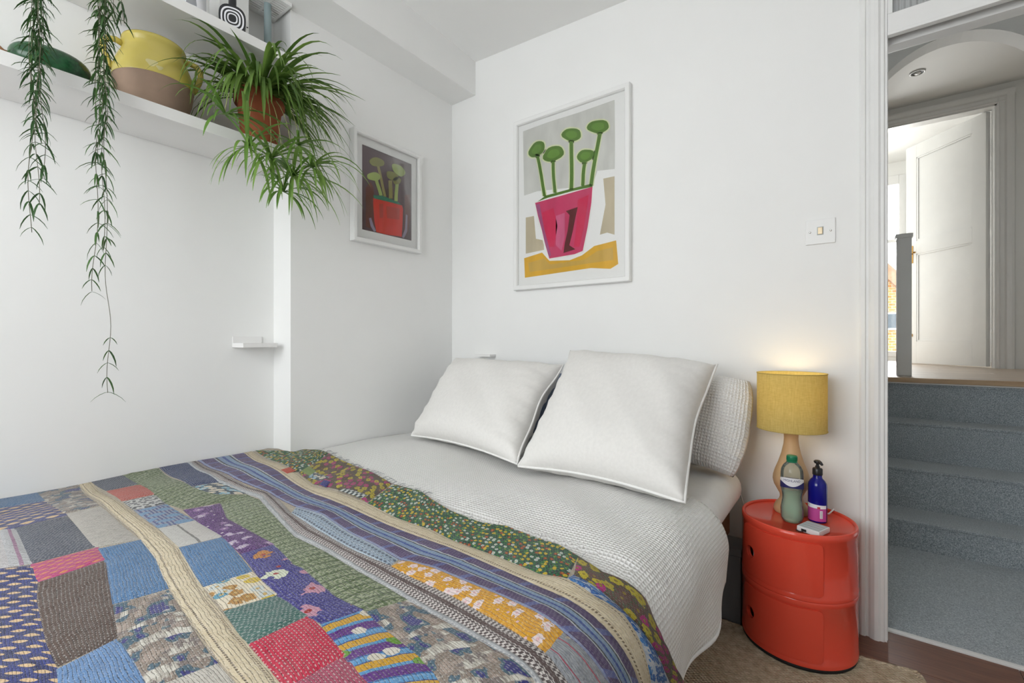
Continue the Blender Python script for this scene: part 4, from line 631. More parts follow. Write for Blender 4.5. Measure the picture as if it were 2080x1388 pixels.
MB().box(1.46, 2.30, 4.618, 4.622, 2.10, 2.70).build('pane', 'window_glass', w1); MB().box(1.46, 2.30, 4.618, 4.622, LZ+.10, 2.065).build('pane', 'window_glass', w1)
sh = thing('window_shutter', 'white louvred shutter standing beside the far window', 'shutter', (2.45, 4.52, LZ))
MB().box(2.362, 2.378, 4.50, 4.53, LZ, 2.74, .002).box(2.60, 2.64, 4.50, 4.53, LZ, 2.74, .002).box(2.378, 2.60, 4.50, 4.53, 2.68, 2.74).box(2.378, 2.60, 4.50, 4.53, LZ, LZ+.06).box(2.378, 2.60, 4.50, 4.53, 1.72, 1.78).build('frame', 'gloss_white', sh)
z = LZ+.075; sl = None
while z < 2.665:
    if not 1.70 < z < 1.795:
        M_ = Matrix.Translation((2.489, 4.515, z)) @ Matrix.Rotation(math.radians(38), 4, 'X')
        MB().box(-.111, .111, -.022, .022, -.003, .003, 0, M_).build('slat', 'gloss_white', sh)
    z += .042
nw = thing('newel_post', 'square white newel post at the head of the stairs', 'post', (2.124, 1.72, LZ))
MB().box(2.090, 2.158, 1.682, 1.75, LZ, 1.60, .004).build('shaft', 'gloss_white', nw)
MB().box(2.084, 2.164, 1.676, 1.756, 1.60, 1.625, .006).build('cap', 'gloss_white', nw)
# door leaf, hinge at (2.757, 3.205), opening into the far room
hx, hy = 2.757, 3.205; ang = math.atan2(3.72-hy, 2.350-hx); dw = .70; dt = .04; dz0, dz1 = LZ+.008, 2.786
MD = Matrix.Translation((hx, hy, 0)) @ Matrix.Rotation(ang, 4, 'Z')
dr = thing('door_1', 'white panelled door standing open at the head of the stairs', 'door', (hx, hy, LZ), kind='structure')
def D(nm, a0, a1, z0, z1, d0, d1, mat='gloss_white', bev=.002, par=None): return MB().box(a0, a1, d0, d1, z0, z1, bev, MD).build(nm, mat, par or dr)
s_ = .105
D('stile', 0, s_, dz0, dz1, 0, dt); D('stile', dw-s_, dw, dz0, dz1, 0, dt)
D('rail', s_, dw-s_, dz0, dz0+.20, 0, dt); D('rail', s_, dw-s_, 1.78, 1.90, 0, dt); D('rail', s_, dw-s_, dz1-.12, dz1, 0, dt)
for (pa, pb) in ((dz0+.20, 1.78), (1.90, dz1-.12)):
    pn = D('panel', s_, dw-s_, pa, pb, .012, dt-.012)
    for (a0, a1, z0, z1) in ((s_, s_+.014, pa, pb), (dw-s_-.014, dw-s_, pa, pb), (s_, dw-s_, pa, pa+.014), (s_, dw-s_, pb-.014, pb)):
        D('bead', a0, a1, z0, z1, dt-.012, dt-.003, par=pn)
hd = D('handle_plate', dw-.075, dw-.035, 1.70, 1.86, dt, dt+.006, 'brass')
MB().tube([MD @ Vector(p) for p in ((dw-.055, dt, 1.79), (dw-.055, dt+.05, 1.79), (dw-.07, dt+.055, 1.79), (dw-.15, dt+.055, 1.785))], .008).build('lever', 'brass', hd, True)
MB().tube([MD @ Vector(p) for p in ((dw-.055, 0, 1.79), (dw-.055, -.05, 1.79), (dw+.02, -.055, 1.785))], .008).build('lever', 'brass', hd, True)
bl = D('bolt', dw-.07, dw-.02, 1.02, 1.045, dt, dt+.008, 'brass'); MB().tube([MD @ Vector(p) for p in ((dw-.01, dt+.006, 1.03), (dw-.01, dt+.012, 1.075))], .006).build('bolt_knob', 'brass', bl, True)
for z in (1.0, 1.85, 2.6): MB().tube([(hx+.012, hy-.004, z-.04), (hx+.012, hy-.004, z+.04)], .006).build('hinge', 'gloss_white', dr, True)
# recessed spot light in the hall ceiling
sp = thing('ceiling_spotlight', 'small round recessed spotlight in the hall ceiling', 'spotlight', (2.26, 2.52, 2.945))
MB().lathe([(.040, 0), (.046, -.004), (.046, -.006), (.038, -.008), (.034, -.002), (.034, 0)], (2.26, 2.52, 2.9449)).build('ring', 'spot_white', sp, True)
MB().lathe([(.0339, -.004), (.028, -.001), (.0, -.001)], (2.26, 2.52, 2.9448)).build('recess', 'black_soft', sp, True)
MB().lathe([(.018, -.001), (.020, -.008), (.012, -.014), (.0, -.015)], (2.26, 2.52, 2.9448)).build('bulb', 'spot_white', sp, True)
# outside: the house across the street
hs = thing('brick_house', 'yellow brick house with tiled roof seen through the far window', 'house', (2.0, 12, -4))
MB().prism([(-4, -4), (6.5, -4), (6.5, .2), (2.95, 2.05), (-.2, 6.0), (-4, 6.0)], lambda x, z: (x, 12, z), lambda x, z: (x, 16, z)).build('wall', 'yellow_brick', hs)
mb = MB()
mb.prism([(-.3, 6.42), (2.95, 2.36), (6.6, -.1), (6.6, -.4), (2.9, 2.06), (-.35, 6.12)], lambda x, z: (x, 11.75, z), lambda x, z: (x, 16, z)); mb.build('roof', 'roof_tile', hs)
for i_ in range(14):
    u0 = i_*.24; x = -.1+u0*.62+.1; z = 6.22-u0*.78
    MB().box(x-.02, x+.16, 11.70, 15.9, z-.06, z+.03, 0).build('tile_course', 'roof_tile', hs)
wn = MB().box(2.2, 3.5, 11.95, 12.0, 1.25, 1.66).build('window', 'gloss_white', hs); MB().box(2.25, 3.45, 11.94, 11.96, 1.29, 1.62).build('pane', 'dark_pane', wn)
tag(MB().box(-30, 40, 5.5, 60, -4.2, -4.0).build('street', 'street'), 'grey street far below the window', 'street', 'structure')

# ================================================================== SHELVES AND WALL THINGS
def shelf(nm, label, z0, z1, xf, y1):
    return tag(MB().box(-.1380, xf, -2.95, y1, z0, z1, .0015).build(nm, 'shelf_white'), label, 'shelf')
shelf('wall_shelf', 'lower thick white shelf carrying the yellow jar', 1.686, 1.724, .1035, -1.005)
shelf('wall_shelf', 'upper thick white shelf above the yellow jar', 2.055, 2.091, .1035, -1.005)
ld = thing('small_ledge', 'tiny white ledge with a back plate low in the shelf recess', 'ledge', (-.141, -1.05, .951))
MB().box(-.1408, -.043, -1.117, -.985, .951, .969, .0015).build('tray', 'shelf_white', ld)
MB().box(-.1408, -.134, -1.117, -1.005, .969, .995, .001).build('back_plate', 'shelf_white', ld)
tag(MB().box(.215, .325, -.05, -.0005, .893, .905, .0015).build('wall_ledge', 'shelf_white'), 'small white ledge on the wall behind the left pillow', 'ledge')
pl_ = thing('pole', 'pale blue grey pole standing on the upper shelf', 'pole', (-.03, -1.03, 2.091))
MB().lathe([(.0135, 0), (.0135, .24), (.0135, .2555)], (-.03, -1.03, 2.0912), 20, True, True).build('shaft', 'steel_pole', pl_, True)
MB().lathe([(.020, 0), (.020, .004), (.0138, .007)], (-.03, -1.03, 2.0912), 20, True, True).build('foot', 'steel_pole', pl_, True)
vg = thing('vent_grille', 'white slatted vent set under the boxed beam', 'vent', (-.02, -1.05, 2.347))
mb = MB().box(-.10, -.093, -1.16, -.965, 2.333, 2.3468).box(.028, .035, -1.16, -.965, 2.333, 2.3468)
for yy in (-1.16, -1.100, -1.037, -.974): mb.box(-.093, .028, yy, yy+.009, 2.333, 2.3468)
mb.build('frame', 'frame_white', vg)
for r_ in range(3):
    for i_ in range(9):
        x = -.0905+i_*.0135; y0 = (-1.151, -1.091, -1.028)[r_]; y1 = (-1.100, -1.037, -.974)[r_]
        MB().box(x, x+.0088, y0, y1, 2.3335, 2.3395).build('slat', 'frame_white', vg)
# light switch
sw = thing('light_switch', 'polished square light switch plate on the wall by the door', 'light switch', (1.773, 0, 1.36))
MB().box(1.730, 1.816, -.006, -.0003, 1.316, 1.402, .002).build('plate', 'chrome_white' if 'chrome_white' in MAT else 'frame_white', sw)
MB().box(1.7635, 1.7825, -.0068, -.0055, 1.3465, 1.3755, .0004).build('rocker_surround', 'power_grey', sw)
MB().box(1.7660, 1.7800, -.0105, -.0060, 1.3490, 1.3730, .002).build('rocker', 'rocker_brass', sw)
for x in (1.743, 1.803): MB().lathe([(.0, .0012), (.0035, .001), (.004, 0)], (0, 0, 0), 14, M=Matrix.Translation((x, -.006, 1.359)) @ Matrix.Rotation(PI/2, 4, 'X')).build('screw', 'chrome', sw, True)

# ---- pictures
def picture(nm, label, wall, a0, a1, z0, z1, depth, fw, art, glass_d, mat_in=None):
    """wall 'back': a = x, depth towards -y; wall 'left': a = y, depth towards +x"""
    P_ = (lambda a, z, d: (a, -d, z)) if wall == 'back' else (lambda a, z, d: (d, a, z))
    loc = P_((a0+a1)/2, z0, 0); th_ = thing(nm, label, 'picture', loc)
    mb = MB()
    O = [(a0, z0), (a1, z0), (a1, z1), (a0, z1)]; I = [(a0+fw, z0+fw), (a1-fw, z0+fw), (a1-fw, z1-fw), (a0+fw, z1-fw)]
    rings = [(O, .0008), (O, depth-.003), ([(a0+.003, z0+.003), (a1-.003, z0+.003), (a1-.003, z1-.003), (a0+.003, z1-.003)], depth), ([(a+(.004 if a < (a0+a1)/2 else -.004)*-1, z+(.004 if z < (z0+z1)/2 else -.004)*-1) for a, z in I], depth), (I, depth-.006), (I, .012), (I, .0008)]
    v = []; f = []
    for rg, d in rings: v += [P_(a, z, d) for a, z in rg]
    for r in range(len(rings)-1):
        for i in range(4): f.append((r*4+i, r*4+(i+1) % 4, (r+1)*4+(i+1) % 4, (r+1)*4+i))
    mb.add(v, f).build('frame', 'frame_white', th_)
    def slab(name, aa0, aa1, zz0, zz1, d0, d1, mat, par):
        p, q = P_(aa0, zz0, d0), P_(aa1, zz1, d1)
        return MB().box(min(p[0], q[0]), max(p[0], q[0]), min(p[1], q[1]), max(p[1], q[1]), zz0, zz1).build(name, mat, par)
    paper = slab('paper', a0+fw, a1-fw, z0+fw, z1-fw, .002, .012, 'paper_white', th_)
    for n_, m_, lv, poly in art:
        d0 = .0122; d1 = .0125+lv*.0003
        MB().prism(poly, lambda a, z: P_(a, z, d0), lambda a, z: P_(a, z, d1)).build(n_, m_, paper)
    if mat_in:
        b0, b1, c0, c1 = mat_in; mb = MB()
        for q in ((a0+fw, b0, z0+fw, z1-fw), (b1, a1-fw, z0+fw, z1-fw), (b0, b1, z0+fw, c0), (b0, b1, c1, z1-fw)):
            p, r = P_(q[0], q[2], .0143), P_(q[1], q[3], .0158); mb.box(min(p[0], r[0]), max(p[0], r[0]), min(p[1], r[1]), max(p[1], r[1]), q[2], q[3])
        mb.build('mount', 'paper_white', th_)
    slab('glass', a0+fw, a1-fw, z0+fw, z1-fw, glass_d, glass_d+.0015, 'picture_glass', th_)
    return th_
picture('framed_painting', 'large white framed painting of green flowers in a pink pot', 'back', .462, 1.088, 1.238, 2.105, .030, .024, BIG_ART, .0165)
picture('framed_painting', 'small white framed painting of pale plants in a red pot on dark ground', 'left', -.675, -.264, 1.441, 1.960, .034, .020, SMALL_ART, .0175, (-.6195, -.3190, 1.5020, 1.9020))
# ================================================================== BED
def gs(x, y, cx, cy, r, a): return a*math.exp(-((x-cx)**2+(y-cy)**2)/(r*r))
def H(x, y):
    h = .522-.016*math.exp(-(x/.16)**2)
    h += gs(x, y, .14, -.88, .12, .016)+gs(x, y, .55, -.72, .2, .010)+gs(x, y, .98, -.92, .22, .010)+gs(x, y, 1.28, -.75, .18, .010)
    h += gs(x, y, .40, -1.02, .10, -.010)+gs(x, y, .72, -1.25, .16, .008)+gs(x, y, .2, -1.4, .18, .008)+gs(x, y, 1.05, -1.5, .22, .008)
    return h+.003*math.sin(9*x+4*y)+.003*math.sin(5*x-11*y)
BX0, BR = 1.45, .13
def bed_surf(s, y, off):
    """point on the bedding: s runs across the bed and down over its edge, off = height above the duvet"""
    if s <= BX0: return Vector((s, y, H(s, y)+off))
    h = H(BX0, y); a = (s-BX0)/BR; k = s-BX0-BR*PI/2
    if a < PI/2: return Vector((BX0+(BR+off)*math.sin(a), y, h-BR+(BR+off)*math.cos(a)))
    return Vector((BX0+BR+off+k*.10*(math.sin(y*17+1.0)), y, h-BR-k))
def lerp_poly(pts, n, by=None):
    d = [0]
    for a, b in zip(pts, pts[1:]): d.append(d[-1]+math.hypot(b[0]-a[0], b[1]-a[1]))
    out = []
    for i in range(n+1):
        t = d[-1]*i/n; j = max(k for k in range(len(d)) if d[k] <= t+1e-9); j = min(j, len(pts)-2)
        f = (t-d[j])/max(1e-9, d[j+1]-d[j]); out.append((pts[j][0]+(pts[j+1][0]-pts[j][0])*f, pts[j][1]+(pts[j+1][1]-pts[j][1])*f))
    return out, d[-1]
bed = thing('bed', 'double bed with pale mattress under the white duvet', 'bed', (.78, -1.05, 0))
MB().box(.03, 1.36, -2.00, -.14, .06, .27, .01).build('base', 'grey_fabric', bed)
for x in (.12, 1.28):
    for y in (-1.93, -.26): MB().box(x-.03, x+.03, y-.03, y+.03, .0005 if x < .9 else .0105, .06).build('leg', 'black_plastic', bed)
fr_ = MB().box(.01, 1.50, -2.04, -.09, .27, .385, .006).build('wooden_frame', 'brown_wood', bed)
mm = MB().box(.005, 1.545, -2.05, -.075, .385, .505)
bm = bmesh.new(); bmesh.ops.create_cube(bm, size=1)
for q in bm.verts: q.co = Vector((.005+(q.co.x+.5)*1.54, -2.05+(q.co.y+.5)*1.975, .385+(q.co.z+.5)*.122))
bmesh.ops.bevel(bm, geom=bm.edges[:], offset=.058, segments=6, profile=.5, affect='EDGES'); bm.verts.ensure_lookup_table()
mb = MB(); mb.add([q.co.copy() for q in bm.verts], [[w.index for w in q.verts] for q in bm.faces]); bm.free(); mb.build('mattress', 'cotton_white', bed, True)
sb = thing('storage_box', 'grey fabric storage box on the floor under the bed edge', 'storage box', (1.49, -.15, 0))
MB().box(1.40, 1.556, -.205, -.10, .0005, .235, .006).build('body', 'grey_fabric', sb)
MB().box(1.398, 1.558, -.207, -.098, .236, .262, .004).build('lid', 'grey_fabric', sb)
# duvet: a draped, thick waffle cover
SMAX = BX0+BR*PI/2+.150
def head_edge(s):
    k = min(1, max(0, (s-1.10)/.35)); return -.36-.17*k*k*(3-2*k)
def hem_s(b): return SMAX+.014*math.sin(b*21)-.055*math.exp(-(b/.10)**2)
def left_edge(y):
    k = min(1, max(0, (-.93-y)/.08)); k = k*k*(3-2*k); return .008+(-.126-.008)*k
NU, NV = 150, 150
v = []; uv = []
for j in range(NV+1):
    for i in range(NU+1):
        b = j/NV; a = i/NU
        s = left_edge(-.36-1.71*b)+(hem_s(b)-left_edge(-.36-1.71*b))*a
        y = head_edge(s)+(-2.07-head_edge(s))*b
        off = .006*math.sin(3.1*s+9*y)*math.exp(-((y+.6)/.35)**2)
        if y > -1.02: off += .0035*math.sin(26*(y+.55*s))*math.exp(-((s-1.3)/.28)**2)
        if s < 1.5 and y < -1.03: off = min(off, 0)-.004
        p = bed_surf(s, y, off); v.append(p); uv.append((s, y))
f = [(j*(NU+1)+i, (j+1)*(NU+1)+i, (j+1)*(NU+1)+i+1, j*(NU+1)+i+1) for j in range(NV) for i in range(NU)]
dv = thing('duvet', 'white waffle duvet spread over the bed under the quilt', 'duvet', (.78, -1.1, .26))
o = mobj('cover', v, f, 'waffle', dv, uv=uv)
sm = o.modifiers.new('thick', 'SOLIDIFY'); sm.thickness = .018; sm.offset = -1
hem = [bed_surf(hem_s(j/60), head_edge(SMAX)+(-2.07-head_edge(SMAX))*j/60, -.006) for j in range(61)]
MB().tube(hem, .006, 6).build('hem', 'cotton_white', dv, True)
# patchwork quilt
qt = thing('patchwork_quilt', 'colourful patchwork quilt with stitched strips across the foot of the bed', 'quilt', (.78, -1.5, .52))
def qedge(s):
    pts = [(-.13, -.99)]+[p for p in QEDGE[1:-1]]
    if s <= pts[0][0]: return pts[0][1]
    for a, b in zip(pts, pts[1:]):
        if a[0] <= s <= b[0]: return a[1]+(b[1]-a[1])*(s-a[0])/max(1e-6, b[0]-a[0])
    return pts[-1][1]
NU, NV = 130, 90; v = []; uv = []; S1 = 1.80
for j in range(NV+1):
    for i in range(NU+1):
        s = -.125+(S1+.125)*i/NU; e = qedge(s)
        if s < .02: e = min(e, -.955)
        y = e+(-2.075-e)*j/NV; v.append(bed_surf(s, y, .0085)); uv.append((s, y))
f = [(j*(NU+1)+i, (j+1)*(NU+1)+i, (j+1)*(NU+1)+i+1, j*(NU+1)+i+1) for j in range(NV) for i in range(NU)]
o = mobj('backing', v, f, 'q_base', qt, uv=uv, uv2=uv)
sm = o.modifiers.new('thick', 'SOLIDIFY'); sm.thickness = .006; sm.offset = -1
def patch(mat, A, B, lift):
    la = lerp_poly(A, 1)[1]; lb = lerp_poly(B, 1)[1]; L = (la+lb)/2
    W = math.hypot((A[0][0]+A[-1][0]-B[0][0]-B[-1][0])/2, (A[0][1]+A[-1][1]-B[0][1]-B[-1][1])/2)
    n = max(6, min(120, int(L/.012))); m = max(4, min(30, int(W/.012)))
    PA, _ = lerp_poly(A, n); PB, _ = lerp_poly(B, n); v = []; uv = []; u2 = []
    for j in range(m+1):
        b = j/m
        for i in range(n+1):
            a = i/n; s = PA[i][0]+(PB[i][0]-PA[i][0])*b; y = PA[i][1]+(PB[i][1]-PA[i][1])*b
            e = min(a, 1-a)*L; g = min(b, 1-b)*W; puff = min(1, min(e, g)/.006)
            if s < .012 and y > -.953: s = .012
            off = .0090+lift+.0026*puff+.0007*math.sin(s*170)*math.sin(y*150)*puff
            v.append(bed_surf(max(s, -.128), y, off)); uv.append((a*L, b*W)); u2.append((a, b))
    def push(k, kin):
        d = v[k]-v[kin]; d.z *= .3 if v[k].x < BX0 else 1
        if d.length > 1e-6: v[k] = v[k]+d.normalized()*.0022
    for i in range(n+1): push(i, i+n+1); push(m*(n+1)+i, (m-1)*(n+1)+i)
    for j in range(m+1): push(j*(n+1), j*(n+1)+1); push(j*(n+1)+n, j*(n+1)+n-1)
    for q in v:
        if q.y > -.953 and q.x < .010: q.x = .010
        q.x = max(q.x, -.134)
    f = [(j*(n+1)+i, j*(n+1)+i+1, (j+1)*(n+1)+i+1, (j+1)*(n+1)+i) for j in range(m) for i in range(n)]
    o = mobj('patch', v, f, 'q_'+mat, qt, uv=uv, uv2=u2)
    bm = bmesh.new(); bm.from_mesh(o.data); bm.normal_update()
    if sum(x.normal.z+x.normal.x*.5 for x in bm.faces) < 0: bmesh.ops.reverse_faces(bm, faces=bm.faces)
    bm.to_mesh(o.data); bm.free()
    return o
for mat, A, B, lift in PATCHES: patch(mat, A, B, lift)
# patches nearer the foot end
far = ['plain_lightblue', 'feather', 'plain_teal', 'floral_beige', 'plain_slate', 'plain_orange', 'plain_white', 'floral_indigo']
for i in range(8):
    s0 = -.10+i*.22; patch(far[i], [(s0+.004, -2.07), (s0+.216, -2.07)], [(s0+.004, -1.90), (s0+.216, -1.90)], 0)
# frayed threads along the quilt's head edge
fr = []
for i in range(90):
    s = random.uniform(.12, 1.45) if i > 50 else random.uniform(.15, .85); y = qedge(s); p = bed_surf(s, y, .006); ln = random.uniform(.008, .028); dx = random.uniform(-.6, .6)
    fr.append([p, p+Vector((dx*ln*.5, ln*.6, .004)), p+Vector((dx*ln, ln, random.uniform(-.003, .004)))])
mb = MB()
for q in fr: mb.tube(q, .0006, 4, False)
mb.build('frayed_threads', 'plain_thread' if 'plain_thread' in MAT else 'grey_print', qt, kind='stuff')

# ---- pillows
def pillow(nm, label, corners, th, mat, piping=None, seed=1, sag=0.0, bow=.085, soft=0.0, group=None):
    rnd = random.Random(seed); BL, BR_, TR, TL = [Vector(c) for c in corners]
    base = (BL+BR_+TR+TL)/4; root = thing(nm, label, 'pillow', (base.x, base.y, min(c.z for c in (BL, BR_, TR, TL))), group)
    nrm = ((BR_-BL).cross(TL-BL)).normalized(); n = 40
    ph = [rnd.uniform(0, 6) for _ in range(8)]
    def shape(a, b, side):
        u, w = a*2-1, b*2-1
        # edges bow inwards between the corners
        k = bow; cr = 1-soft*(u*u*w*w)**1.5; uu = u*cr*(1-k*(1-w*w)*abs(u)**2); ww = w*cr*(1-k*(1-u*u)*abs(w)**2)
        P = BL*(1-uu)/2*(1-ww)/2+BR_*(1+uu)/2*(1-ww)/2+TR*(1+uu)/2*(1+ww)/2+TL*(1-uu)/2*(1+ww)/2
        e = max(0, (1-u**4))*max(0, (1-w**4)); h = th/2*e**.55
        wr = 0
        if e > 0:
            edge = 1-e
            wr = .007*edge*e**.3*(math.sin(w*19+ph[0]+4*u)+.6*math.sin(w*37+ph[6]))*abs(u)**2.2+.005*edge*e**.3*math.sin(u*20+ph[1]+3*w)*abs(w)**3
            wr += .006*math.sin(5*u+ph[2])*math.sin(4*w+ph[3])*e+.0035*math.sin(9*u+7*w+ph[4])*e
            wr -= .0035*math.exp(-((u*.7+w*.6-.15+.05*math.sin(4*u))/.035)**2)*e+.003*math.exp(-((u*.2-w*.9+.25)/.03)**2)*e*max(0, u)
        P = P+nrm*(side*h+wr*(1 if e > .0 else 0))
        P.z -= sag*(max(0, u)**2)*(1-w)/2
        P += nrm*.006*math.sin(w*6+ph[5])*abs(u)**8
        return P
    v = []; uv = []; f = []; W = (BR_-BL).length; Hh = (TL-BL).length
    for side in (1, -1):
        k0 = len(v)
        for j in range(n+1):
            for i in range(n+1):
                a = .5-.5*math.cos(PI*i/n); b = .5-.5*math.cos(PI*j/n); a = .35*a+.65*i/n; b = .35*b+.65*j/n
                v.append(shape(a, b, side)); uv.append((a*W, b*Hh))
        for j in range(n):
            for i in range(n):
                q = (k0+j*(n+1)+i, k0+j*(n+1)+i+1, k0+(j+1)*(n+1)+i+1, k0+(j+1)*(n+1)+i)
                f.append(q if side == 1 else q[::-1])
    body = mobj('pillow_case', v, f, mat, root, uv=uv)
    bm = bmesh.new(); bm.from_mesh(body.data); bmesh.ops.remove_doubles(bm, verts=bm.verts, dist=.0005); bm.to_mesh(body.data); bm.free()
    for p in body.data.polygons: p.use_smooth = True
    if piping:
        loop = [shape(i/24, 0, 0) for i in range(24)]+[shape(1, i/24, 0) for i in range(24)]+[shape(1-i/24, 1, 0) for i in range(24)]+[shape(0, 1-i/24, 0) for i in range(25)]
        MB().tube(loop, .0045, 6, False).build('piping', piping, root, True)
    return root
pillow('pillow', 'white linen cushion with piped edge leaning in the corner by the small painting', [(.250, -.520, .545), (.930, -.640, .548), (.850, -.185, .872), (.195, -.175, .886)], .19, 'linen', 'piping_white', 3)
pillow('pillow', 'large white linen cushion with piped edge leaning in front of the waffle pillow', [(.945, -.655, .545), (1.500, -.665, .540), (1.475, -.175, .888), (.880, -.175, .930)], .215, 'linen', 'piping_white', 8)
pillow('pillow', 'white waffle pillow propped against the wall beside the lamp', [(.98, -.235, .575), (1.560, -.240, .545), (1.590, -.080, .845), (.98, -.080, .850)], .125, 'waffle_pillow', None, 5, sag=.045, bow=-.01, soft=.085)
pillow('pillow', 'blue grey pillow hidden behind the two linen cushions', [(.32, -.20, .560), (.97, -.21, .560), (.95, -.070, .835), (.32, -.070, .80)], .08, 'cotton_blue', None, 9, bow=0, soft=.06)

# ================================================================== RUG, BEDSIDE UNIT
rng = random.Random(4); outline = []
cs = [(.95, -2.4), (2.02, -2.4), (2.045, -.26), (2.01, -.15), (1.90, -.165), (1.62, -.215), (.95, -.25)]
for a, b in zip(cs, cs[1:]+cs[:1]):
    L = math.hypot(b[0]-a[0], b[1]-a[1]); n = max(2, int(L/.018))
    for i in range(n): outline.append((a[0]+(b[0]-a[0])*i/n+rng.uniform(-.003, .003), a[1]+(b[1]-a[1])*i/n+rng.uniform(-.003, .003)))
rug = thing('jute_rug', 'woven natural jute rug under the bed and red unit', 'rug', (1.5, -1.3, 0))
MB().prism(outline, lambda x, y: (x, y, .0005), lambda x, y: (x, y, .009)).build('weave', 'jute', rug)
mb = MB(); ring = [(x, y) for x, y in outline]
for k in range(3):
    q = []
    for i, (x, y) in enumerate(ring+[ring[0]]):
        w = i*1.05+k*2*PI/3; q.append((x+.005*math.cos(w), y+.005*math.cos(w), .0065+.003*math.sin(w)))
    mb.tube(q, .0042, 5, False)
mb.build('braided_edge', 'jute', rug, True)
NX, NY, NR = 1.718, -.185, .160
FZ = .0095
ns = thing('bedside_unit', 'glossy red round plastic two-tier bedside storage unit', 'bedside unit', (NX, NY, FZ))
MB().lathe([(.150, 0), (.157, 0), (.157, .010), (.150, .010)], (NX, NY, FZ+.0012), 96, True, True).build('base_ring', 'rubber_black', ns, True)
def cyl_sector(r0, r1, a0, a1, z0, z1, rad, n=40):
    """curved panel with rounded outline; returns verts/faces of a closed slab"""
    pts = []
    w = (a1-a0)*r1
    def corner(cx, cz, st):
        return [(cx+rad*math.cos(st+PI/2*i/5), cz+rad*math.sin(st+PI/2*i/5)) for i in range(6)]
    pts = corner(w-rad, z0+rad, -PI/2)+corner(w-rad, z1-rad, 0)+corner(rad, z1-rad, PI/2)+corner(rad, z0+rad, PI)
    v = []; f = []
    cols = sorted(set([round(p[0], 5) for p in pts]+[w*i/n for i in range(n+1)]))
    def zr(x):
        lo, hi = z0, z1
        if x < rad: d = rad-x; k = rad-math.sqrt(max(0, rad*rad-d*d)); lo += k; hi -= k
        if x > w-rad: d = x-(w-rad); k = rad-math.sqrt(max(0, rad*rad-d*d)); lo += k; hi -= k
        return lo, hi
    for x in cols:
        lo, hi = zr(x); a = a0+x/r1; mid = (lo+hi)/2
        for r in (r0, r1):
            for z in (lo, hi): v.append((NX+r*math.cos(a), NY+r*math.sin(a), z))
    m = len(cols)
    for i in range(m-1):
        k = i*4
        f += [(k+2, k+6, k+7, k+3), (k, k+1, k+5, k+4), (k+1, k+3, k+7, k+5), (k, k+4, k+6, k+2)]
    f += [(0, 2, 3, 1), (4*m-4, 4*m-3, 4*m-1, 4*m-2)]
    return v, f
SEG = .194
mb = MB()
for k in range(2):
    z0 = FZ+.0114+k*.193
    pr = [(.1500, z0), (.1585, z0), (NR, z0+.0015), (NR, z0+.014), (.1588, z0+.0155), (.1588, z0+.175), (NR, z0+.1765), (NR, z0+.191), (.1588, z0+.1927), (.1500, z0+.1927), (.1500, z0)]
    mb.lathe(pr, (NX, NY, 0), 96)
TOPZ = FZ+.0114+2*.193
body = mb.build('body', 'red_plastic', ns, True)
bm = bmesh.new(); bm.from_mesh(body.data); bmesh.ops.remove_doubles(bm, verts=bm.verts, dist=.00005); bmesh.ops.recalc_face_normals(bm, faces=bm.faces); bm.to_mesh(body.data); bm.free()
MB().lathe([(.0, TOPZ-.008), (.146, TOPZ-.008), (.151, TOPZ-.004), (.152, TOPZ+.002), (.155, TOPZ+.004), (.158, TOPZ+.003), (.1595, TOPZ), (.1595, TOPZ-.012), (.150, TOPZ-.012)], (NX, NY, 0), 96).build('top_tray', 'red_plastic', ns, True)
for k in range(2):
    z0 = FZ+.0114+k*.193
    v, f = cyl_sector(.1560, .1618, math.radians(-150), math.radians(-62), z0+.018, z0+.172, .014)
    d = MB().add(v, f).build('sliding_door', 'red_plastic', ns); smooth_by_angle(d, 40)
    a = math.radians(-138); hz = z0+.088
    cut = MB().lathe([(.0185, -.02), (.0185, .06)], (0, 0, 0), 24, True, True, Matrix.Translation((NX+.15*math.cos(a), NY+.15*math.sin(a), hz)) @ Matrix.Rotation(a, 4, 'Z') @ Matrix.Rotation(PI/2, 4, 'Y')).build('finger_cut', 'red_plastic')
    for tgt in (d, body):
        md = tgt.modifiers.new('hole', 'BOOLEAN'); md.operation = 'DIFFERENCE'; md.object = cut; md.solver = 'EXACT'
        dg = bpy.context.evaluated_depsgraph_get(); me = bpy.data.meshes.new_from_object(tgt.evaluated_get(dg)); tgt.modifiers.remove(md)
        old = tgt.data; tgt.data = me; bpy.data.meshes.remove(old)
    smooth_by_angle(d, 40)
    bpy.data.objects.remove(cut)
smooth_by_angle(body, 40)
tag(MB().lathe([(.0, .0), (.020, .0), (.022, .003), (.022, .064), (.020, .068), (0, .068)], (NX+.124*math.cos(math.radians(-138)), NY+.124*math.sin(math.radians(-138)), FZ+.0114+.193+.0182), 24).build('paper_roll', 'paper_white'), 'white paper roll inside the red bedside unit', 'paper roll')
MB().lathe([(0, 0), (.1495, 0), (.1495, .004), (0, .004)], (NX, NY, FZ+.0114+.193+.014), 48).build('inner_shelf', 'red_plastic', ns)
TRAY = TOPZ-.0079

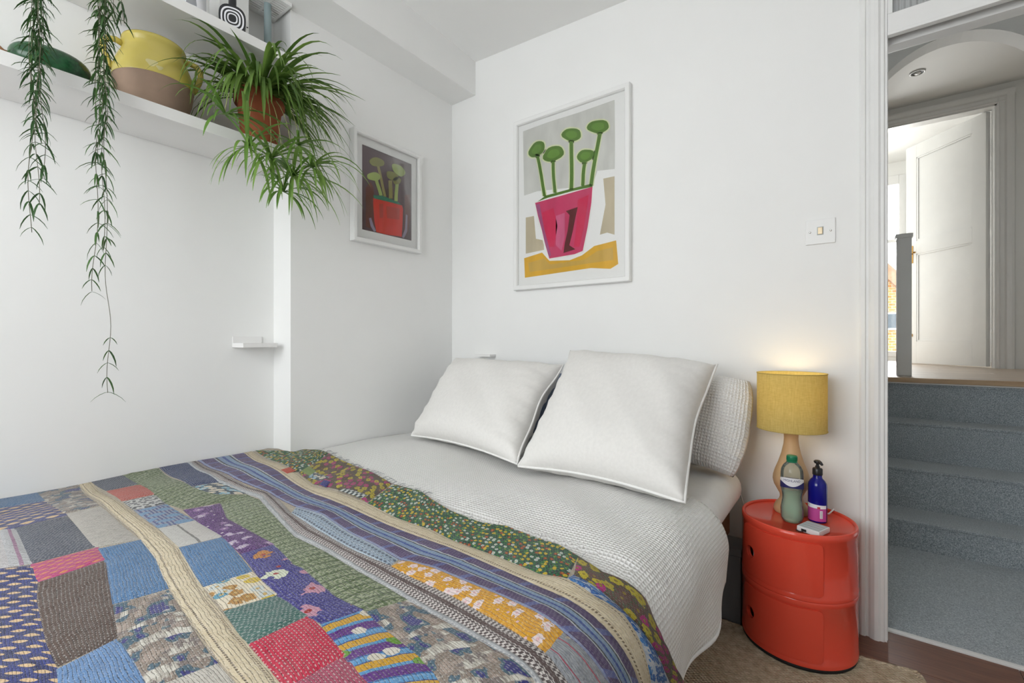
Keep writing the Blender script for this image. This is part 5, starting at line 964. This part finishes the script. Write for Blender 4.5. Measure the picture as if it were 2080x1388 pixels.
# ---- lamp
LX, LY = 1.696, -.122
lp = thing('table_lamp', 'table lamp with turned wooden base and ochre drum shade', 'lamp', (LX, LY, TRAY))
zz = lambda z: z-.40
MB().lathe([(.0, 0), (.050, 0), (.052, .006), (.051, .016), (.046, .028), (.036, .040), (.033, .050), (.034, .060), (.042, .075), (.051, .092), (.0545, .108), (.0535, .122), (.048, .142), (.038, .168), (.029, .198), (.0225, .230), (.021, .250), (.022, .268), (.0245, .280), (.0, .280)], (LX, LY, TRAY), 48).build('base', 'turned_wood', lp, True)
MB().lathe([(.012, .280), (.012, .315), (.016, .318), (.016, .345), (.0, .345)], (LX, LY, TRAY), 24).build('bulb_holder', 'power_white', lp, True)
MB().lathe([(.012, .345), (.024, .368), (.028, .388), (.024, .408), (.012, .420), (.0, .423)], (LX, LY, TRAY), 24).build('bulb', 'lamp_bulb', lp, True)
sz0, sz1 = .680, .868
s_ = MB().lathe([(.1000, sz1), (.1020, sz1), (.1020, sz0), (.1000, sz0), (.1000, sz1)], (LX, LY, 0), 80).build('shade', 'shade_linen', lp); smooth_by_angle(s_, 40)
for z in (sz0, sz1): MB().lathe([(.1022+.0016*math.cos(a), z+.0016*math.sin(a)) for a in [2*PI*i/6 for i in range(7)]], (LX, LY, 0), 64).build('shade_rim', 'shade_linen', s_, True)
mb = MB()
for i in range(3):
    a = 2*PI*i/3+.4; mb.tube([(LX+.014*math.cos(a), LY+.014*math.sin(a), .705), (LX+.101*math.cos(a), LY+.101*math.sin(a), .700)], .0016, 6)
mb.build('shade_support', 'power_white', lp, True)
ld_ = bpy.data.lights.new('lamp_bulb_light', 'POINT'); ld_.energy = .2; ld_.color = (1, .78, .48); ld_.shadow_soft_size = .03
lo_ = bpy.data.objects.new('lamp_bulb_light', ld_); COL.objects.link(lo_); lo_.parent = lp; lo_.location = (0, 0, .44)
# ---- water bottle
WBX, WBY = 1.706, -.2145
wbt = thing('water_bottle', 'clear green plastic water bottle with green cap, half full', 'bottle', (WBX, WBY, TRAY))
wp = [(.024, .000), (.0285, .004), (.0315, .014), (.0318, .040), (.0300, .052), (.0272, .070), (.0268, .082), (.0290, .096), (.0312, .106), (.0318, .116), (.0315, .155), (.0300, .166), (.0245, .178), (.0165, .187), (.0130, .192), (.0130, .200)]
c = (WBX, WBY, TRAY+.001)
MB().lathe([(0, .004), (.014, .006)]+wp, c, 40).build('bottle_body', 'bottle_plastic', wbt, True)
MB().lathe([(0, .0075), (.0225, .0055)]+[(r-.0012, z) for r, z in wp[1:9]]+[(.0303, .106), (.0, .106)], c, 40).build('water', 'bottle_water', wbt, True)
cap = MB().lathe([(.0135, .193), (.0148, .194), (.0148, .2085), (.0135, .210), (.0, .210)], c, 32).build('cap', 'green_cap', wbt, True)
mb = MB()
for i in range(28):
    a = 2*PI*i/28; mb.box(-.0004, .0006, -.0006, .0006, .195, .207, 0, Matrix.Translation(c) @ Matrix.Rotation(a, 4, 'Z') @ Matrix.Translation((.0148, 0, 0)))
mb.build('cap_ridges', 'green_cap', cap)
MB().lathe([(.0139, .1885), (.0152, .1895), (.0152, .192), (.0139, .193)], c, 32).build('neck_ring', 'green_cap', wbt, True)
face = math.atan2(-1.92-WBY, 1.85-WBX)   # the printed side
def on_cyl(v2, c, r, z, a0):
    return [(c[0]+(r+v.z)*math.cos(a0+v.x/r), c[1]+(r+v.z)*math.sin(a0+v.x/r), c[2]+z+v.y) for v in v2]
def wrap_patch(c, r, a0, w, z0fn, z1fn, n=24):
    v = []; f = []
    for i in range(n+1):
        x = -w/2+w*i/n; a = a0+x/r
        for z in (z0fn(x), z1fn(x)): v.append((c[0]+r*math.cos(a), c[1]+r*math.sin(a), c[2]+z))
    f = [(2*i, 2*i+2, 2*i+3, 2*i+1) for i in range(n)]; return v, f
lab = MB().add(*wrap_patch(c, .0323, face, .096, lambda x: .112+.004*math.cos(x*60), lambda x: .132+.012*math.sqrt(max(0, 1-(x/.05)**2)), 30)).build('label', 'label_white', wbt, True)
MB().add(*wrap_patch(c, .0325, face, .098, lambda x: .110+.003*math.cos(x*55), lambda x: .1235-.006*math.cos(x*75), 30)).build('label_hills', 'navy_ink', lab, True)
for txt, sz, zc in (('HIGHLAND', .0098, .1325), ('SPRING', .0062, .1252)):
    tv, tf = text_mesh(txt, sz); MB().add(on_cyl(tv, c, .0327, zc, face), tf).build('lettering', 'navy_ink' if sz > .008 else 'label_white', lab)
MB().add(*wrap_patch(c, .0327, face, .040, lambda x: .1415+.004*math.sqrt(max(0, 1-(x/.03)**2)), lambda x: .1425+.004*math.sqrt(max(0, 1-(x/.03)**2)), 16)).build('label_arc', 'navy_ink', lab, True)
# ---- pump bottle
PX, PY = 1.772, -.164
pb = thing('pump_bottle', 'cobalt blue pump bottle with pink label and black pump', 'bottle', (PX, PY, TRAY)); c = (PX, PY, TRAY+.001)
MB().lathe([(0, 0), (.024, 0), (.0265, .003), (.0265, .112), (.0250, .122), (.0200, .131), (.0140, .137), (.0125, .142), (.0125, .152), (0, .152)], c, 40).build('bottle_body', 'cobalt_glass', pb, True)
pm = MB().lathe([(.0138, .148), (.0142, .150), (.0142, .166), (.0125, .169), (.007, .170), (.006, .176), (.0045, .177), (.0045, .184), (0, .184)], c, 28).build('pump_collar', 'black_plastic', pb, True)
dv2 = Vector((math.cos(face+.5), math.sin(face+.5), 0))
MB().lathe([(0, .184), (.008, .184), (.0105, .188), (.0105, .191), (.007, .194), (0, .195)], c, 24).tube([Vector(c)+Vector((0, 0, .189)), Vector(c)+dv2*.016+Vector((0, 0, .189)), Vector(c)+dv2*.024+Vector((0, 0, .185))], [.006, .005, .0035], 8).build('pump_head', 'black_plastic', pb, True)
f2 = math.atan2(-1.92-PY, 1.85-PX)
lab = MB().add(*wrap_patch(c, .0268, f2-.15, .062, lambda x: .006, lambda x: .046, 20)).build('label', 'label_pink', pb, True)
MB().add(*wrap_patch(c, .0268, f2-.15, .062, lambda x: .0462, lambda x: .058-x*.05, 20)).build('label_band', 'label_white', pb, True)
MB().add(*wrap_patch(c, .0270, f2+.12, .008, lambda x: .045, lambda x: .052, 6)).build('label_emblem', 'label_red', lab, True)
bc = MB().add(*wrap_patch(c, .0270, f2+.38, .008, lambda x: .016, lambda x: .040, 6)).build('barcode_panel', 'label_white', lab, True)
for i in range(5): MB().add(*wrap_patch(c, .0271, f2+.38, .006, lambda x: .0185+i*.0042, lambda x: .0203+i*.0042, 4)).build('print_line', 'grey_print', bc)
# ---- slim white power pack
pk = thing('power_pack', 'slim white and grey rectangular power pack on the red unit', 'power bank', (1.766, -.268, TRAY))
MP = Matrix.Translation((1.766, -.268, TRAY+.0006)) @ Matrix.Rotation(math.radians(-21), 4, 'Z')
MB().box(-.031, .031, -.034, .034, 0, .0150, .003, MP).build('case', 'power_white', pk)
MB().box(-.028, .028, -.031, .031, .0150, .0158, .0003, MP).build('top_panel', 'power_grey', pk)
for i in range(3): MB().box(-.028, .028, -.018+i*.018, -.017+i*.018, .0158, .0161, 0, MP).build('groove', 'power_white', pk)
MB().box(-.018, -.004, -.0360, -.0338, .003, .010, .001, MP).build('charging_port', 'black_soft', pk)
cbl = [MP @ Vector(p) for p in ((-.011, -.0362, .006), (-.013, -.042, .004), (-.020, -.043, .0025), (-.032, -.038, .0022))]
MB().tube(cbl, .0018, 6).build('cable_stub', 'black_plastic', pk, True)
# lamp flex down the wall side
fx = [(LX+.048, LY+.012, TRAY+.006), (LX+.07, LY+.03, TRAY+.004), (1.80, -.088, TRAY+.006), (1.812, -.062, TRAY+.016), (1.818, -.045, .40), (1.816, -.022, .34), (1.80, -.019, .2), (1.78, -.019, .12)]
tag(MB().tube(fx, .0026, 8).build('lamp_flex', 'power_white', None, True), 'white lamp flex running behind the red unit', 'cable')
cord = [(1.555, -.018, .02), (1.553, -.018, .12), (1.545, -.019, .28), (1.533, -.020, .36), (1.520, -.021, .41), (1.51, -.024, .43)]
tag(MB().tube(cord, .0022, 8).build('power_cable', 'power_white', None, True), 'thin white cord against the wall between bed and red unit', 'cable')

# ================================================================== SHELF THINGS
JX, JY, JZ = -.020, -1.405, 1.7243
jr = thing('ceramic_jar', 'yellow glazed two handled pot with bare clay foot on lower shelf', 'jar', (JX, JY, JZ)); c = (JX, JY, JZ)
MB().lathe([(0, 0), (.076, 0), (.082, .006), (.095, .034), (.1035, .065), (.1075, .092), (.1085, .106)], c, 56).build('clay_foot', 'raw_clay', jr, True)
MB().lathe([(.1092, .105), (.1100, .109), (.1090, .130), (.1035, .155), (.0940, .180), (.0850, .200), (.0815, .211), (.0830, .219), (.0868, .227), (.0872, .234), (.0845, .240), (.0800, .239), (.0770, .230), (.0765, .212), (.0890, .180), (.1000, .140), (.0960, .06), (0, .02)], c, 56).build('glazed_body', 'yellow_glaze', jr, True)
for a in (math.radians(78), math.radians(258)):
    d = Vector((math.cos(a), math.sin(a), 0)); C = Vector(c)
    pts = [C+d*r+Vector((0, 0, z)) for r, z in ((.080, .214), (.098, .221), (.117, .217), (.128, .203), (.129, .184), (.124, .163), (.114, .140), (.106, .126))]
    MB().tube(pts, [.010, .009, .009, .009, .009, .009, .010, .012], 12).build('handle', 'yellow_glaze', jr, True)
a0 = math.atan2(-1.92-JY, 1.85-JX)
def chip(da, zc, r, mat):
    v = [(JX+.1102*math.cos(a0+da), JY+.1102*math.sin(a0+da), JZ+zc)]; n = 16; f = []
    def rad(z): return (.1100 if z < .109 else .1100-(z-.109)*.048 if z < .130 else .1090-(z-.130)*.22)+.0008
    v[0] = (JX+rad(zc)*math.cos(a0+da), JY+rad(zc)*math.sin(a0+da), JZ+zc)
    for k in (1, 2, 3):
        for i in range(n):
            w = 2*PI*i/n; rr = r*k/3*(1+.2*math.sin(3*w)); aa = a0+da+rr*math.cos(w)/.11; z = zc+rr*.75*math.sin(w)
            v.append((JX+rad(z)*math.cos(aa), JY+rad(z)*math.sin(aa), JZ+z))
    f += [(0, 1+i, 1+(i+1) % n) for i in range(n)]
    for k in (0, 1): f += [(1+k*n+i, 1+k*n+n+i, 1+k*n+n+(i+1) % n, 1+k*n+(i+1) % n) for i in range(n)]
    MB().add(v, f).build('worn_patch', mat, jr, True)
chip(-.06, .132, .015, 'glaze_chip'); chip(.12, .122, .009, 'glaze_chip')
sq = thing('green_squash', 'dark green mottled squash resting on the lower shelf', 'squash', (-.025, -1.650, 1.7243))
mb = MB(); prof = [(math.sin(PI*i/18)**.8, -math.copysign(abs(math.cos(PI*i/18))**.9, math.cos(PI*i/18))) for i in range(19)]
mb.lathe([(max(.0005, r), z) for r, z in prof], (0, 0, 0), 40)
mb.v = [(-.025+v[0]*.066, -1.650+v[2]*.087, 1.7243+.0535+v[1]*.0515*(1+.03*math.cos(8*math.atan2(v[1], v[0])))) for v in mb.v]
mb.build('rind', 'mottled_green', sq, True)
MB().tube([(-.025, -1.732, 1.774), (-.025, -1.745, 1.777), (-.022, -1.754, 1.785)], [.008, .006, .005], 8).build('stalk', 'brown_wood', sq, True)
# black and white banded flask on the upper shelf
FX, FY, FZ2 = .055, -1.195, 2.0912
fk = thing('banded_flask', 'black and white ringed oval flask with dark neck on the upper shelf', 'flask', (FX, FY, FZ2))
fa = math.atan2(-1.92-FY, 1.85-FX); MF = Matrix.Translation((FX, FY, FZ2+.0)) @ Matrix.Rotation(fa, 4, 'Z')
def oval(w, h, n=36, p=2.6):
    o = []
    for i in range(n):
        a = 2*PI*i/n; cx, sx = math.cos(a), math.sin(a)
        o.append((w*math.copysign(abs(cx)**(2/p), cx), h*math.copysign(abs(sx)**(2/p), sx)))
    return o
HC = .047
def oslab(nm, w, h, d0, d1, mat, par, dz=0): return MB().prism(oval(w, h), lambda a, b: MF @ Vector((d0, a, HC+b+dz)), lambda a, b: MF @ Vector((d1, a, HC+b+dz))).build(nm, mat, par)
bd = oslab('body', .042, .0465, -.018, .018, 'black_plastic', fk)
for i, (w, h) in enumerate(((.036, .0405), (.031, .035), (.0255, .029), (.0205, .0235), (.016, .018), (.012, .0135))):
    oslab('ring', w, h, .018+i*.0004, .0186+i*.0004, 'label_white' if i % 2 == 0 else 'black_plastic', bd, -.003)
MB().lathe([(.0125, .088), (.0125, .20), (0, .20)], (FX, FY, FZ2), 24).build('neck', 'black_plastic', fk, True)
bx = thing('white_carton', 'plain white carton at the back of the upper shelf', 'carton', (-.085, -1.13, 2.0912))
MB().box(-.137, -.045, -1.20, -1.095, 2.0914, 2.335, .002).build('body', 'paper_white', bx)
MB().box(-.0449, -.0444, -1.104, -1.098, 2.205, 2.209).build('printed_mark', 'black_soft', bx)
cl = thing('white_tin', 'white round tin with grey print on the upper shelf', 'tin', (.03, -1.315, 2.0912))
MB().lathe([(0, 0), (.042, 0), (.043, .003), (.043, .085), (0, .085)], (.03, -1.315, 2.0914), 36).build('body', 'label_white', cl, True)
MB().add(*wrap_patch((.03, -1.315, 2.0914), .0433, math.atan2(-.6, 1.85), .03, lambda x: .02, lambda x: .02+.045*math.sqrt(max(0, 1-(x/.0151)**2)), 14)).build('printed_mark', 'grey_print', cl, True)
MB().lathe([(.044, .085), (.0445, .086), (.0445, .1), (.043, .102), (0, .102)], (.03, -1.315, 2.0914), 36).build('lid', 'label_white', cl, True)

# ================================================================== PLANTS
SHELVES = ((1.684, 1.727), (2.052, 2.094))
def keep_out(p, prev):
    q = p.copy()
    for a, b in SHELVES:
        if q.x < .110 and q.y < -1.0 and a-.003 < q.z < b+.003:
            if prev.x >= .108: q.x = .111
            elif prev.z >= b: q.z = b+.004
            else: q.z = a-.004
    if q.y > -.958: q.x = max(q.x, .012)
    q.x = max(q.x, -.128)
    # the yellow pot
    d = Vector((q.x-JX, q.y-JY)); 
    if d.length < .118 and 1.72 < q.z < 2.0: d = d.normalized()*.12; q.x = JX+d.x; q.y = JY+d.y
    if q.x < .04 and -.69 < q.y < -.25: q.x = max(q.x, .045)
    return q
def leaf_path(base, az, el, L, droop, n=9):
    p = Vector(base); d = Vector((math.cos(az)*math.cos(el), math.sin(az)*math.cos(el), math.sin(el))); out = [p.copy()]
    for i in range(n):
        prev = p.copy(); p = p+d*(L/n); p = keep_out(p, prev); out.append(p.copy())
        d = (d+Vector((0, 0, -droop*(.6+.8*i/n)/n*3))).normalized()
    return out
def strip_leaf(path, w, mat, parent, fold=.25, name='leaf'):
    v = []; n = len(path)
    for i, p in enumerate(path):
        d = (path[min(i+1, n-1)]-path[max(i-1, 0)]); d = d.normalized() if d.length > 1e-6 else Vector((0, 0, 1))
        s = d.cross(Vector((0, 0, 1))); s = s.normalized() if s.length > .05 else Vector((.6, .8, 0)); up = s.cross(d)
        t = i/(n-1); ww = w*(.55+.45*math.sin(min(1, t*2.2)*PI/2))*(1-max(0, (t-.45)/.55)**1.8)+.0004
        v += [p-s*ww+up*ww*fold, p, p+s*ww+up*ww*fold]
    f = []
    for i in range(n-1):
        k = i*3; f += [(k, k+1, k+4, k+3), (k+1, k+2, k+5, k+4)]
    return mobj(name, v, f, mat, parent)
SPX, SPY, SPZ = .022, -1.085, 1.7243
sd = thing('spider_plant', 'bushy spider plant in a terracotta pot at the end of the lower shelf', 'plant', (SPX, SPY, SPZ)); c = (SPX, SPY, SPZ)
MB().lathe([(0, 0), (.058, 0), (.060, .004), (.076, .150), (.078, .155), (.086, .156), (.0875, .160), (.0875, .194), (.084, .198), (.079, .196), (.077, .16), (.0, .15)], c, 44).build('pot', 'terracotta', sd, True)
MB().lathe([(0, .181), (.05, .180), (.0775, .176)], c, 32).build('compost', 'soil', sd, True)
R_ = random.Random(11); top = Vector((SPX, SPY, SPZ+.178)); cnt = 0
for i in range(130):
    az = math.radians(R_.choice((R_.uniform(-130, 105), R_.uniform(-80, 80)))); el = math.radians(R_.uniform(-5, 58)); L = R_.uniform(.26, .43)
    b = top+Vector((math.cos(az), math.sin(az), 0))*R_.uniform(.006, .05)
    if math.cos(az) < .2: el = min(el, math.radians(35)); L *= .75
    strip_leaf(leaf_path(b, az, el, L, R_.uniform(.55, 1.05), 11), R_.uniform(.0040, .0075), 'spider_leaf', sd); cnt += 1
for az_, el_, L_ in ((80, 72, .22), (20, 66, .22), (-95, 58, .30), (62, 50, .34), (70, 38, .38), (55, 32, .40), (-60, 60, .24), (78, 26, .36), (66, 20, .36)):
    strip_leaf(leaf_path(top+Vector((.02, 0, 0)), math.radians(az_), math.radians(el_), L_, .38, 11), .0075, 'spider_leaf', sd)
for i in range(46):
    az = math.radians(-24+R_.uniform(-62, 62)); el = math.radians(R_.uniform(25, 68))
    strip_leaf(leaf_path(top+Vector((math.cos(az), math.sin(az), 0))*R_.uniform(.02, .06), az, el, R_.uniform(.22, .36), R_.uniform(1.1, 1.7), 12), R_.uniform(.005, .009), 'spider_leaf', sd)
more_leaves = MB()
# runners with plantlets
for (ex, ey, ez, nl, s0) in ((.165, -1.110, 1.640, 26, .23), (.185, -1.040, 1.590, 28, .25), (.165, -1.190, 1.655, 22, .24), (.200, -.975, 1.640, 24, .23), (.17, -1.01, 1.72, 18, .21), (.16, -1.26, 1.74, 16, .22), (.195, -1.08, 1.520, 18, .20)):
    e = Vector((ex, ey, ez)); m1 = top+Vector((.10, (ey-SPY)*.5, .05)); m2 = Vector((ex, ey, (ez+top.z)/2+.03))
    pts = []
    for k in range(13):
        t_ = k/12; pts.append(((1-t_)**3)*top+3*(1-t_)**2*t_*m1+3*(1-t_)*t_*t_*m2+t_**3*e)
    MB().tube(pts, .0014, 5).build('runner', 'runner', sd, True)
    for i in range(nl):
        az = R_.uniform(-PI, PI); el = math.radians(R_.uniform(-35, 50))
        if math.cos(az) < -.2: az = PI-az
        lf_ = strip_leaf(leaf_path(e, az, el, s0*R_.uniform(.6, 1.2), R_.uniform(.5, .95), 9), R_.uniform(.0038, .0068), 'spider_young', sd)
        cnt += 1
        if cnt > 244:
            more_leaves.add([v_.co+Vector(c) for v_ in lf_.data.vertices], [tuple(q.vertices) for q in lf_.data.polygons]); me_ = lf_.data; bpy.data.objects.remove(lf_); bpy.data.meshes.remove(me_)
if more_leaves.v: more_leaves.build('leaf_mass', 'spider_young', sd, True, kind='stuff')
# trailing plant: pot on the upper shelf above the frame, strands hanging down
TX, TY, TZ = .035, -1.640, 2.0912
tp = thing('trailing_plant', 'trailing plant with long thin leafy strands hanging from the upper shelf', 'plant', (TX, TY, TZ)); c = (TX, TY, TZ)
MB().lathe([(0, 0), (.045, 0), (.047, .004), (.062, .105), (.066, .11), (.066, .125), (.060, .125), (.056, .1), (0, .095)], c, 36).build('pot', 'terracotta', tp, True)
MB().lathe([(0, .112), (.0575, .110)], c, 24).build('compost', 'soil', tp, True)
# one leaf mesh, shared
lv = []; 
path = [Vector((.0, 0, 0)), Vector((.006, 0, -.004)), Vector((.014, 0, -.012)), Vector((.022, 0, -.023)), Vector((.028, 0, -.036))]
proto = strip_leaf(path, .0021, 'trail_leaf', None, .5); proto_me = proto.data; bpy.data.objects.remove(proto)
extra = MB(); nleaf = 0; base_t = Vector(c)
def trail(y, x, zend, bend, dens=.027, rng=None, bare=None):
    global nleaf
    pts = []; p0 = base_t+Vector((.0, 0, .115)); n = 34
    lip = Vector((max(x, .120)-.004, y, 2.125))
    for k in range(7):
        t_ = k/6; pts.append(p0.lerp(lip, t_)+Vector((0, 0, .03*math.sin(PI*t_))))
    ph = rng.uniform(0, 6)
    zz_ = 2.10
    while zz_ > zend:
        k = (2.10-zz_)/max(.05, 2.10-zend)
        pts.append(Vector((x+.004*math.sin(zz_*31+ph), y+bend*k*k+.006*math.sin(zz_*19+ph)*k, zz_))); zz_ -= .024
    MB().tube(pts, .0008, 5).build('stem', 'trail_stem', tp, True)
    z = min(1.97, 2.09); a = rng.uniform(0, 6)
    while z > zend:
        k = (2.10-z)/max(.05, 2.10-zend); pos = Vector((x+.004*math.sin(z*31+ph), y+bend*k*k+.006*math.sin(z*19+ph)*k, z))
        a += PI/2+rng.uniform(-.6, .6)
        for sgn in (0, PI):
            if bare and bare[0] < z < bare[1]: continue
            sc = rng.uniform(.75, 1.25); Mx = Matrix.Rotation(a+sgn, 4, 'Z') @ Matrix.Rotation(rng.uniform(-.35, .35), 4, 'Y') @ Matrix.Scale(sc, 4)
            if nleaf < 300:
                o = bpy.data.objects.new('leaf', proto_me); COL.objects.link(o); o.parent = tp; o.matrix_local = Matrix.Translation(pos-base_t) @ Mx; nleaf += 1
            else:
                extra.add([Matrix.Translation(pos) @ Mx @ v_.co for v_ in proto_me.vertices], [tuple(q.vertices) for q in proto_me.polygons])
        z -= dens*rng.uniform(.8, 1.2)
rg = random.Random(21)
# (y, x, end height, sideways drift)
for (y, x, ze, b, dn, bare) in ((-1.566, .140, .826, .012, .038, (1.03, 1.17)), (-1.578, .150, 1.095, -.012, .032, None), (-1.566, .142, 1.225, -.004, .034, None), (-1.576, .150, 1.47, .0, .027, None), (-1.568, .158, 1.57, .0, .024, None), (-1.580, .136, 1.62, 0, .024, None), (-1.560, .15, 1.68, 0, .024, None),
                      (-1.706, .140, 1.258, -.008, .030, None), (-1.698, .150, 1.320, -.004, .030, None), (-1.690, .142, 1.39, .0, .028, None), (-1.700, .160, 1.52, .0, .025, None), (-1.712, .152, 1.58, 0, .024, None), (-1.702, .132, 1.64, 0, .024, None), (-1.695, .145, 1.70, 0, .022, None), (-1.528, .14, 1.90, .01, .026, None), (-1.545, .15, 1.88, 0, .026, None)):
    trail(y, x, ze, b, dn, rg, bare)
if extra.v: extra.build('leaf_mass', 'trail_leaf', tp, True, kind='stuff')
